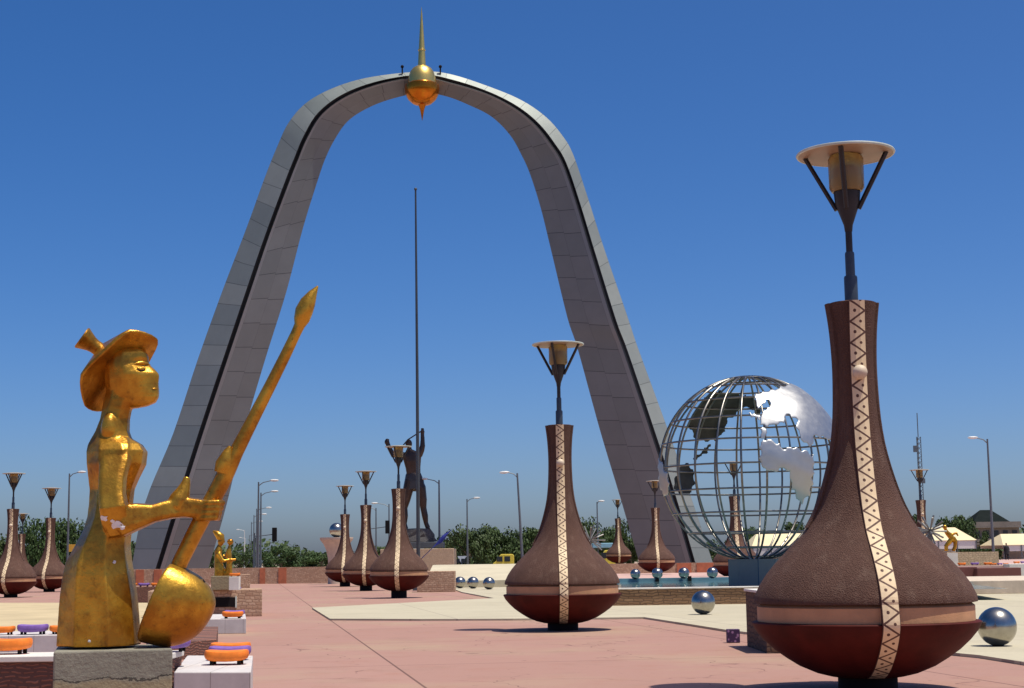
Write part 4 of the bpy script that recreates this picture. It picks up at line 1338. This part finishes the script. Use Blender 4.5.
yr = 96.5
def kneel(root, T, k):
    mb = MB()
    mb.tube([T(946.5, 551), T(946, 546), T(949.5, 542), T(952, 538)], [2.0 * k, 2.1 * k, 2.6 * k, 2.4 * k], 8)
    mb.tube([T(953, 551), T(955, 547), T(955.5, 541), T(953, 537.5)], [1.9 * k, 1.9 * k, 2.2 * k, 2.2 * k], 8)
    mb.tube([T(952.5, 539), T(949, 535), T(946.5, 532), T(945.3, 529)], [2.6 * k, 2.6 * k, 2.3 * k, 1.5 * k], 8)
    mb.ball(T(944.8, 527), 2.3 * k, 10, 8)
    mb.tube([T(947.5, 533), T(952, 534.5), T(956.5, 533), T(958, 536)], [1.6 * k, 1.4 * k, 1.2 * k, 1.0 * k], 8)
    link(remeshed(mb, .035, 2, 'figure'), 'figure', M['gold'], root)
zk = D(950, 551.5, yr).z
small_statue('golden_crouching_statue', (950, 551.5), yr, zk, 'small golden crouching figure on a tan plinth right of the spiky sculpture', kneel)
a = D(945, 561, yr); b = D(996, 551.5, yr)
kp = empty('long_plinth', ((a.x + b.x) / 2, yr, 0.9))
tag(kp, 'long low tan plinth with a white end panel under the golden crouching figure', 'plinth')
MB().box((0, .3, (b.z - .9) / 2), (b.x - a.x, 1.6, b.z - .9)).build('masonry', M['rubble_pale'], kp)
MB().box((-(b.x - a.x) / 2 + .32, -.53, (b.z - .9) / 2 - .02), (.62, .06, b.z - .94)).build('end_panel', M['white'], kp)

# spiky starbursts
def starburst(u, v, y, r, zb_, label):
    c = D(u, v, y)
    root = empty('spiky_sculpture', (c.x, y, zb_))
    tag(root, label, 'sculpture', 'spiky metal sculptures')
    cz = c.z - zb_
    rnd = random.Random(int(u))
    k = y / F
    for i in range(26):
        a = 2.399963 * i; z = 1 - 2 * (i + .5) / 26
        d = Vector((math.sqrt(1 - z * z) * math.cos(a), math.sqrt(1 - z * z) * math.sin(a), z))
        MB().tube([Vector((0, 0, cz)) + d * .15 * k, Vector((0, 0, cz)) + d * r * k], [.035, .06], 5).build('spike', M['spike_metal'], root)
    MB().ball((0, 0, cz), 1.6 * k, 12, 8).build('hub', M['globe_bar'], root, 60)
    MB().tube([(0, 0, 0), (0, 0, cz)], .12, 8).build('post', M['globe_bar'], root, 60)
starburst(590, 540, 128, 15.5, .45, 'spiky metal starburst sculpture half hidden by the lone middle gourd lamp')
starburst(930, 531, 93, 16, .0, 'spiky metal starburst sculpture beside the shoulder of the largest gourd lamp')

# ------------------------------------------------------------------ right-hand beds, benches, seats
def raised(name, u0, u1, vb, vt, y, dep, m, label, cat, z0=None):
    a = D(u0, vb, y); b = D(u1, vt, y)
    z0 = a.z if z0 is None else z0
    o = MB().box((0, dep / 2, (b.z - z0) / 2), (b.x - a.x, dep, b.z - z0)).build(name, m, None, 0, ((a.x + b.x) / 2, y, z0), .02)
    return tag(o, label, cat)
raised('gravel_bed', 930, 1140, 594, 578.5, 62.5, 12, M['pale_stone'], 'low sunlit tan stone bed at the right edge behind the pale paving', 'planter', zs)
raised('maroon_bench', 930, 977, 574, 567, 88, 1.0, M['maroon_panel'], 'left maroon bench slab behind the tan stone bed at right', 'bench', .1)
raised('maroon_bench', 977.3, 1021, 574, 567.5, 87.4, 1.0, M['maroon_panel'], 'right maroon bench slab behind the tan stone bed at right', 'bench', .1)
raised('white_block', 1009.5, 1045, 571, 563.5, 90, 1.2, M['white'], 'white block at the right edge beside the maroon benches', 'block', .1)
raised('pink_block', 935, 1008, 571, 565.5, 91, 1.0, M['pink_stone'], 'long low pink stone block under the row of coloured seats at right', 'block', .1)
zr = D(960, 565.5, 91).z
seat_row = [(949, 'p'), (962, 'o'), (975, 'p'), (988, 'o'), (994, 'o'), (1000, 'p'), (1006, 'o')]
ords = ['first', 'second', 'third', 'fourth', 'fifth', 'sixth', 'seventh']
for k, (u, c) in enumerate(seat_row):
    q_ = D(u, 564, 91.3)
    seat(Vector((q_.x, 91.35, zr + .002)), c, '%s plastic seat, %s from the left on the pink stone block at right' % ('orange' if c == 'o' else 'purple', ords[k]), 0.95 if k < 4 else .62)
for k, (u, c) in enumerate(((1016, 'o'), (1023, 'p'))):
    q_ = D(u, 562, 90.5)
    seat(Vector((q_.x, 90.4, D(1016, 563.5, 90).z + .002)), c, '%s plastic seat on the white block at the right edge' % ('orange' if c == 'o' else 'purple'), .72)

# ------------------------------------------------------------------ street lights
def street_light(u, vt, d, side, arm, label, cat='street light', lean=0.0, banner=False, white=False, z0=0.0, single=False):
    """side: -1 arm to the left, +1 to the right; arm length in metres"""
    t = D(u, vt, d)
    h = t.z - z0
    root = empty('street_light', (t.x, d, z0))
    root.rotation_euler = (0, R(lean), 0)
    m = M['lamp_white'] if white else M['galv']
    pole = MB().lathe([(.12, 0), (.11, h * .3), (.07, h)], 10).build('pole', m, root, 50)
    e = Vector((side * arm, -.05, .12))
    armo = MB().tube([(0, 0, h - .35), (side * arm * .35, 0, h - .05), (side * arm, 0, h + .12)], [.05, .045, .04], 6).build('arm', m, root, 60)
    MB().ball((side * (arm + .25), 0, h + .13), .5, 12, 8, (.85, .36, .22)).build('luminaire', M['lamp_white'], root, 60)
    if banner:
        MB().box((side * .02 + .38, 0, D(72, 548, d).z), (.66, .05, .68)).build('banner', M['yellow_cloth'], pole)
    return tag(root, label, cat, 'street lights around the square')
SL = [(69.5, 473.5, 150, 1, .9, 'street light with a yellow banner behind the small lamps at left', dict(banner=True)),
      (258.6, 482, 148, 1, 1.2, 'tallest street light of the cluster between the ladle and the row of lamps', {}),
      (261, 492.7, 170, 1, 1.2, 'second tallest street light of the cluster between the ladle and the row of lamps', {}),
      (256.7, 508.7, 222, 1, 1.4, 'middle-sized street light of the receding cluster right of the ladle', {}),
      (254, 515, 258, 1, 1.4, 'thin distant street light of the receding cluster right of the ladle', {}),
      (251.5, 522, 310, 1, 1.5, 'fainter distant street light next to the white ones right of the ladle', {}),
      (249.5, 535, 430, 1, 1.5, 'shortest grey street light at the far end of the receding cluster', {}),
      (244.5, 530, 380, -1, 1.3, 'white far street light, taller of two, left of the receding cluster', dict(white=True)),
      (245.5, 538, 470, -1, 1.3, 'white far street light, shorter of two, left of the receding cluster', dict(white=True)),
      (439, 480, 150, -1, 1.2, 'street light with its arm to the left just right of the bronze warrior', {}),
      (467, 499, 190, 1, .9, 'street light with its arm to the right over the trees behind the pale wall', {}),
      (522, 473, 132, -1, .8, 'leaning street light over the trees left of the lone middle gourd lamp', dict(lean=-2.6)),
      (597, 502, 205, 1, .3, 'thin street light between the spiky sculpture and the right arch leg', {}),
      (987.3, 439, 128, -1, .9, 'tall street light in front of the dark roofed building at right', {}),
      (376, 508, 205, -1, .9, 'street light between the middle lamp and the nearest lamp of the row of three', {}),
      (389, 504, 195, -1, 1.5, 'street light with a left arm behind the nearest lamp of the row of three', {})]
for u, v, d, s, a, lab, kw in SL:
    street_light(u, v, d, s, a, lab, **kw)
# traffic signals on arms
def signal(u, v, d, side, lab):
    t = D(u, v, d)
    root = empty('traffic_signal', (t.x, d, 0)); tag(root, lab, 'traffic signal', 'traffic signals')
    MB().box((0, 0, t.z), (.5, .4, 1.5)).build('signal_head', M['dark'], root, 0, None, .05)
    MB().tube([(-side * 2.2, .3, t.z - .2), (0, .3, t.z + .05)], .05, 6).build('arm', M['galv'], root, 60)
    MB().tube([(-side * 2.2, .3, 0), (-side * 2.2, .3, t.z + .2)], [.09, .07], 8).build('pole', M['galv'], root, 60)
signal(274.5, 534.5, 175, 1, 'dark traffic signal hanging from an arm right of the receding street lights')
signal(387.5, 527, 185, 1, 'dark traffic signal seen between two lamps of the row of three')
# radio mast
t = D(917, 413, 400)
mast = empty('radio_mast', (t.x, 400, 0)); tag(mast, 'thin lattice radio mast far behind the largest gourd lamp', 'mast')
mb = MB(); hm = t.z
for x, y in ((-.5, -.4), (.5, -.4), (0, .5)):
    mb.tube([(x, y, 0), (x, y, hm - 6)], .1, 5)
nz = 26
for i in range(nz):
    z = (hm - 6) * i / nz; z2 = (hm - 6) * (i + 1) / nz
    mb.tube([(-.5, -.4, z), (.5, -.4, z2)], .07, 4); mb.tube([(.5, -.4, z), (0, .5, z2)], .07, 4); mb.tube([(0, .5, z), (-.5, -.4, z2)], .07, 4)
mb.build('lattice', M['galv'], mast)
MB().tube([(0, 0, hm - 6), (0, 0, hm)], .12, 5).build('antenna', M['galv'], mast)
MB().box((-.9, -.3, hm - 9), (1.0, .6, 1.6)).build('dish', M['galv'], mast)
MB().box((.7, -.3, hm - 17), (.8, .6, 1.2)).build('dish', M['galv'], mast)

# ------------------------------------------------------------------ tents, building, person, vehicles
def tent(u0, u1, vr, ve, vb, d, dep, label, gable=False):
    a = D(u0, ve, d); b = D(u1, ve, d); zr_ = D((u0 + u1) / 2, vr, d).z
    w = b.x - a.x; ze = a.z; z0 = 0.9 if d < 190 else 0.0
    root = empty('tent', ((a.x + b.x) / 2, d, z0)); tag(root, label, 'tent', 'cream marquee tents')
    ze -= z0; zr_ -= z0
    hx = w / 2
    rf = MB()
    v = [(-hx, 0, ze), (hx, 0, ze), (hx, dep, ze), (-hx, dep, ze), (-hx * .72, dep / 2, zr_), (hx * .72, dep / 2, zr_)]
    rf.add(v, [(0, 1, 5, 4), (2, 3, 4, 5), (1, 2, 5), (3, 0, 4)])
    r = rf.build('canopy', M['tent'], root)
    r.modifiers.new('t', 'SOLIDIFY').thickness = .06
    MB().box((0, .12, ze * .78), (w - .1, .06, ze * .42)).build('side_wall', M['tent_wall'], root)
    MB().box((0, dep - .1, ze / 2), (w - .1, .06, ze - .05)).build('back_wall', M['tent_wall'], root)
    for k in range(5):
        MB().box((-hx + .1 + (w - .2) * k / 4, .05, ze / 2), (.1, .1, ze)).build('post', M['galv'], root)
tent(900, 977, 527, 541, 552, 185, 9, 'large cream marquee tent behind the golden crouching figure at right')
tent(1003, 1075, 533, 545, 556, 180, 9, 'cream marquee tent cut by the right photo edge behind the dark clad person')
tent(752, 828, 532, 546, 552, 200, 9, 'cream marquee tent seen through the bars of the steel globe')
hd = MB()
rnd = random.Random(9)
for i in range(1500):
    c = Vector((D(960, 550, 172).x + rnd.uniform(0, 4.3), 172 + rnd.uniform(-.8, .8), .9 + rnd.uniform(0, 1) ** .6 * 1.1))
    r = rnd.uniform(.08, .2); n = Vector((rnd.uniform(-1, 1), rnd.uniform(-1, 1), rnd.uniform(-1, 1))).normalized()
    t1 = n.orthogonal().normalized(); t2 = n.cross(t1)
    hd.add([c + t1 * r, c + t2 * r, c - t1 * r, c - t2 * r], [(0, 1, 2, 3)])
hg = link(hd.mesh('hedge', False), 'hedge', M['leaf'])
tag(hg, 'low green hedge in front of the tents at the right edge', 'hedge')

# building with hipped roof
yb = 300.0
a = D(974, 545, yb); b = D(1021, 545, yb)
bd = empty('building', ((a.x + b.x) / 2, yb, 0)); tag(bd, 'grey brown storeyed building with a dark hipped roof behind the tents', 'building')
w = b.x - a.x
zt = D(998, 522, yb).z; zr_ = D(998, 509, yb).z; zf = D(998, 527.5, yb).z
cx = D(993, 522, yb).x - bd.location.x
MB().box((0, 5, zf / 2), (w, 9, zf)).build('wall', M['bwall'], bd)
MB().box((cx, 5.4, (zf + zt) / 2), (6.0, 7, zt - zf)).build('upper_storey', M['bwall'], bd)
rx = D(974, 521, yb).x - bd.location.x; rx2 = D(1014.5, 521, yb).x - bd.location.x
mb = MB()
mb.add([(rx, .8, zt - .3), (rx2, .8, zt - .3), (rx2, 10, zt - .3), (rx, 10, zt - .3), ((rx + rx2) / 2 - 1.0, 5.4, zr_), ((rx + rx2) / 2 + 1.0, 5.4, zr_)], [(0, 1, 5, 4), (1, 2, 5), (2, 3, 4, 5), (3, 0, 4), (3, 2, 1, 0)])
mb.build('roof', M['roof'], bd)
for z in (zf, zf - 3.1):
    MB().box((0, .1, z + .1), (w + .3, 1.2, .22)).build('balcony_slab', M['bwall'], bd)
    MB().box((0, -.4, z + .65), (w + .2, .12, .85)).build('parapet', M['bwall'], bd)
for z in (zf - 1.3, zf - 4.4):
    for k in range(5):
        MB().box((-w / 2 + .9 + k * (w - 1.8) / 4, .47, z), (.9, .12, 1.5)).build('window', M['glass_dark'], bd)
for k in range(3):
    MB().box((cx - 1.9 + k * 1.9, 1.88, (zf + zt) / 2 + .1), (.9, .1, 1.2)).build('window', M['glass_dark'], bd)

# person
yp_ = 165.0
p = XD(1007, 560, yp_, .9)
per = empty('person', p); tag(per, 'person in dark clothes standing in front of the tent at right', 'person')
mb = MB()
for s in (-1, 1):
    mb.tube([(s * .12, -.1, .03), (s * .12, 0, .08), (s * .12, 0, .48), (s * .1, 0, .86)], [.045, .055, .065, .09], 8)
    mb.tube([(s * .2, 0, 1.40), (s * .27, 0, 1.12), (s * .27, -.06, .84)], [.06, .05, .04], 8)
    for f in range(4): mb.tube([(s * .27, -.07 - .015 * f, .86), (s * .27, -.075 - .018 * f, .76)], .012, 5)
mb.tube([(0, 0, .85), (0, 0, 1.05), (0, 0, 1.3), (0, 0, 1.44)], [.17, .15, .19, .11], 12)
mb.tube([(0, 0, 1.42), (0, 0, 1.54)], .055, 8)
mb.ball((0, -.01, 1.63), .1, 12, 10, (.85, 1, 1.2))
mb.ball((0, -.11, 1.62), .02, 6, 5)
bo = link(remeshed(mb, .02, 2, 'body'), 'body', M['skin'], per)
mb = MB()
mb.loft([[(math.cos(t) * rx_, math.sin(t) * ry_, z) for t in [2 * PI * k / 14 for k in range(14)]] for z, rx_, ry_ in ((.62, .27, .2), (.86, .24, .19), (1.05, .22, .18), (1.3, .27, .2), (1.42, .22, .15), (1.46, .1, .1))])
mb.build('shirt', M['clothes'], per, 50)
mb = MB()
for s in (-1, 1):
    mb.tube([(s * .13, 0, .1), (s * .13, 0, .5), (s * .1, 0, .75)], [.09, .1, .13], 10)
mb.build('trousers', M['clothes'], per, 50)

def vehicle(u0, u1, vb, vt, d, m, label, cat, van=True, side=1):
    a = D(u0, vb, d); b = D(u1, vt, d)
    L_ = b.x - a.x; hh = max(b.z, 1.3)
    root = empty('van' if van else 'car', ((a.x + b.x) / 2, d, 0)); tag(root, label, cat)
    if van:
        prof = [(-L_ / 2, .35), (L_ / 2, .35), (L_ / 2, hh - .15), (L_ / 2 - .2, hh), (-L_ / 2 + .9, hh), (-L_ / 2 + .25, hh * .62), (-L_ / 2, hh * .55)]
    else:
        prof = [(-L_ / 2, .35), (L_ / 2, .35), (L_ / 2, .85), (L_ / 2 - .6, .95), (L_ / 2 - 1.2, hh), (-L_ / 2 + 1.5, hh), (-L_ / 2 + .9, .95), (-L_ / 2, .8)]
    mb = MB(); n = len(prof); wd = 1.7
    mb.add([(x, 0, z) for x, z in prof] + [(x, wd, z) for x, z in prof], [tuple(range(n)), tuple(range(n, 2 * n))[::-1]] + [(i, (i + 1) % n, n + (i + 1) % n, n + i) for i in range(n)])
    mb.build('body', m, root, 0, None, .06)
    nwin = 2
    for k in range(nwin):
        MB().box((-L_ * .18 + k * L_ * .36, -.01, hh * .76), (L_ * .27, .05, hh * .26)).build('window', M['glass_dark'], root)
    for x in (-L_ * .3, L_ * .3):
        for y in (.12, wd - .12):
            mb = MB(); mb.tube([(x, y - .12, .33), (x, y + .12, .33)], .33, 14)
            mb.build('wheel', M['tyre'], root, 40)
vehicle(493, 514, 563, 554, 185, M['yellow_paint'], 'yellow van parked behind the pale wall before the trees', 'van')
vehicle(452, 469, 564, 556.5, 180, M['white_paint'], 'white car parked under the trees behind the pale wall', 'car', False)
vehicle(598, 616, 562, 550, 190, M['yellow_paint'], 'yellow van beyond the spiky sculpture at the right arch leg', 'van')
# blue kiosk roof
a = D(592, 548, 205); b = D(616, 543, 205)
kk = empty('kiosk', ((a.x + b.x) / 2, 205, 0)); tag(kk, 'light blue roofed kiosk behind the spiky sculpture and yellow van', 'kiosk')
MB().box((0, 0, b.z - .3), (b.x - a.x, 3, .6)).build('roof', M['sky_blue_paint'], kk, 0, None, .08)
for x in (-1.3, 1.3):
    for y in (-1.2, 1.2):
        MB().box((x, y, (b.z - .6) / 2), (.12, .12, b.z - .6)).build('post', M['galv'], kk)

# ------------------------------------------------------------------ trees
def crown_mesh(seed, n=5200, clumps=30, leaf=.36):
    rnd = random.Random(seed)
    cl = []
    for i in range(clumps):
        a = rnd.uniform(0, 2 * PI); h = rnd.uniform(.18, .95)
        rr = (1 - ((h - .48) / .62) ** 2) ** .5 * rnd.uniform(.35, 1.0) * .85 if abs(h - .48) < .62 else .1
        cl.append((Vector((math.cos(a) * rr, math.sin(a) * rr, h)), rnd.uniform(.18, .34)))
    mb = MB()
    for i in range(n):
        c, r = rnd.choice(cl)
        d = Vector((rnd.gauss(0, 1), rnd.gauss(0, 1), rnd.gauss(0, 1))).normalized() * r * rnd.random() ** .35
        d.z *= .7
        p = c + d
        s = leaf * rnd.uniform(.05, .15)
        nn = (d.normalized() + Vector((rnd.uniform(-1, 1), rnd.uniform(-1, 1), rnd.uniform(-.3, 1.2)))).normalized()
        t1 = nn.orthogonal().normalized(); t2 = nn.cross(t1)
        k = rnd.uniform(.5, .9)
        p.x *= 1.0
        mb.add([p + t1 * s, p + t2 * s * k, p - t1 * s, p - t2 * s * k], [(0, 1, 2, 3)])
    return mb.mesh('crown', False), cl
PROT = []
for sd_ in (11, 23, 37, 51):
    me, cl = crown_mesh(sd_)
    me.materials.append(M['leaf'])
    tk = MB()
    tk.tube([(0, 0, 0), (.01, .01, .25), (0, .02, .6)], [.045, .032, .015], 8)
    for c, r in cl[:7]:
        tk.tube([(0, .01, .2 + c.z * .2), Vector((c.x * .5, c.y * .5, .25 + c.z * .45)), c], [.018, .012, .005], 5)
    PROT.append((me, tk.mesh('trunk')))
for _, tm in PROT: tm.materials.append(M['bark'])
def tree(u, vt, d, wpx, label, k, z0=0.0):
    t = D(u, vt, d); h = t.z - z0
    root = empty('tree', (t.x, d, z0), random.uniform(0, 6.28))
    w = wpx / F * d / 2 / .98
    root.scale = (w, w, h * .88)
    tag(root, label, 'tree', 'trees around the square')
    c = bpy.data.objects.new('crown', PROT[k][0]); col.objects.link(c); c.parent = root
    c = bpy.data.objects.new('trunk', PROT[k][1]); col.objects.link(c); c.parent = root
TREES = [(-6, 535, 210, 50, 'tree crown cut by the left edge behind the leftmost gourd lamp'),
 (39, 517, 200, 40, 'tall dark tree behind the two gourd lamps at far left'),
 (28, 540, 215, 40, 'lower dark tree between the two gourd lamps at far left'),
 (60, 536, 215, 36, 'low dark tree just left of the street light with the yellow banner'),
 (78, 519, 205, 44, 'tall dark tree behind the yellow banner street light'),
 (98, 530, 220, 40, 'dark tree half hidden behind the golden skirt'),
 (122, 542, 240, 30, 'low tree glimpsed behind the golden woman waist'),
 (240, 550, 300, 26, 'small dark tree right of the golden couple under the white street lights'),
 (216, 552, 310, 26, 'small dark tree behind the golden couple'),
 (282, 546, 280, 36, 'rounded dark tree right of the receding street light cluster'),
 (302, 553, 290, 36, 'low dark tree in the middle of the far gap left of the flared pedestal'),
 (322, 550, 300, 36, 'low dark tree just left of the flared pedestal'),
 (352, 553, 290, 30, 'low dark tree between the flared pedestal and the middle lamp'),
 (381, 546, 270, 36, 'dark tree behind the neck of the nearest lamp of the row of three'),
 (445, 533, 215, 34, 'green tree just right of the bronze warrior pedestal'),
 (469, 524, 205, 44, 'tallest green tree behind the pale wall over the white car'),
 (496, 527, 210, 44, 'green tree behind the yellow van, left one'),
 (524, 527, 208, 44, 'green tree around the leaning street light base'),
 (547, 526, 212, 40, 'green tree half hidden behind the lone middle gourd lamp on its left'),
 (578, 517, 215, 46, 'green tree behind the spiky sculpture on the left side of it'),
 (599, 528, 225, 34, 'green tree under the thin street light left of the distant lamp'),
 (630, 518, 230, 34, 'green tree between the distant lamp and the right arch leg'),
 (612, 534, 235, 40, 'low green tree behind the distant gourd lamp'),
 (704, 540, 260, 34, 'low tree seen through the left bars of the steel globe'),
 (745, 528, 255, 40, 'green tree seen through the middle bars of the steel globe'),
 (768, 530, 260, 40, 'green tree over the cream tent seen through the globe'),
 (793, 520, 250, 42, 'tallest green tree seen through the right bars of the steel globe'),
 (822, 526, 255, 40, 'green tree between the steel globe and the largest gourd lamp'),
 (912, 515, 250, 36, 'tree peeking from behind the neck side of the largest gourd lamp'),
 (953, 516, 240, 36, 'dark tree behind the cream tent left of the dark roofed building'),
 (968, 513, 245, 30, 'dark tree touching the left side of the dark roofed building'),
 (1034, 534, 260, 26, 'tree cut by the right photo edge beside the dark roofed building')]
for k, (u, v, d, w_, lab) in enumerate(TREES):
    tree(u, v - 1.5, d, w_ * 1.3, lab, k % 4)
# far tree line that closes the horizon as one mass
mb = MB(); rnd = random.Random(77)
for i in range(16000):
    x = rnd.uniform(-330, 330); hgt = 5.5 + 2.2 * math.sin(x * .05) + 1.5 * math.sin(x * .17 + 1) + rnd.uniform(-1, 1)
    c = Vector((x, 470 + rnd.uniform(-10, 10), rnd.uniform(0, 1) ** .8 * hgt))
    r = rnd.uniform(.5, 1.1); n = Vector((rnd.uniform(-1, 1), rnd.uniform(-1, .3), rnd.uniform(-.2, 1))).normalized()
    t1 = n.orthogonal().normalized(); t2 = n.cross(t1)
    mb.add([c + t1 * r, c + t2 * r * .7, c - t1 * r, c - t2 * r * .7], [(0, 1, 2, 3)])
tl = link(mb.mesh('tree_line', False), 'tree_line', M['leaf'])
tl['kind'] = 'stuff'; tl['label'] = 'far dark green tree line along the horizon'; tl['category'] = 'trees'
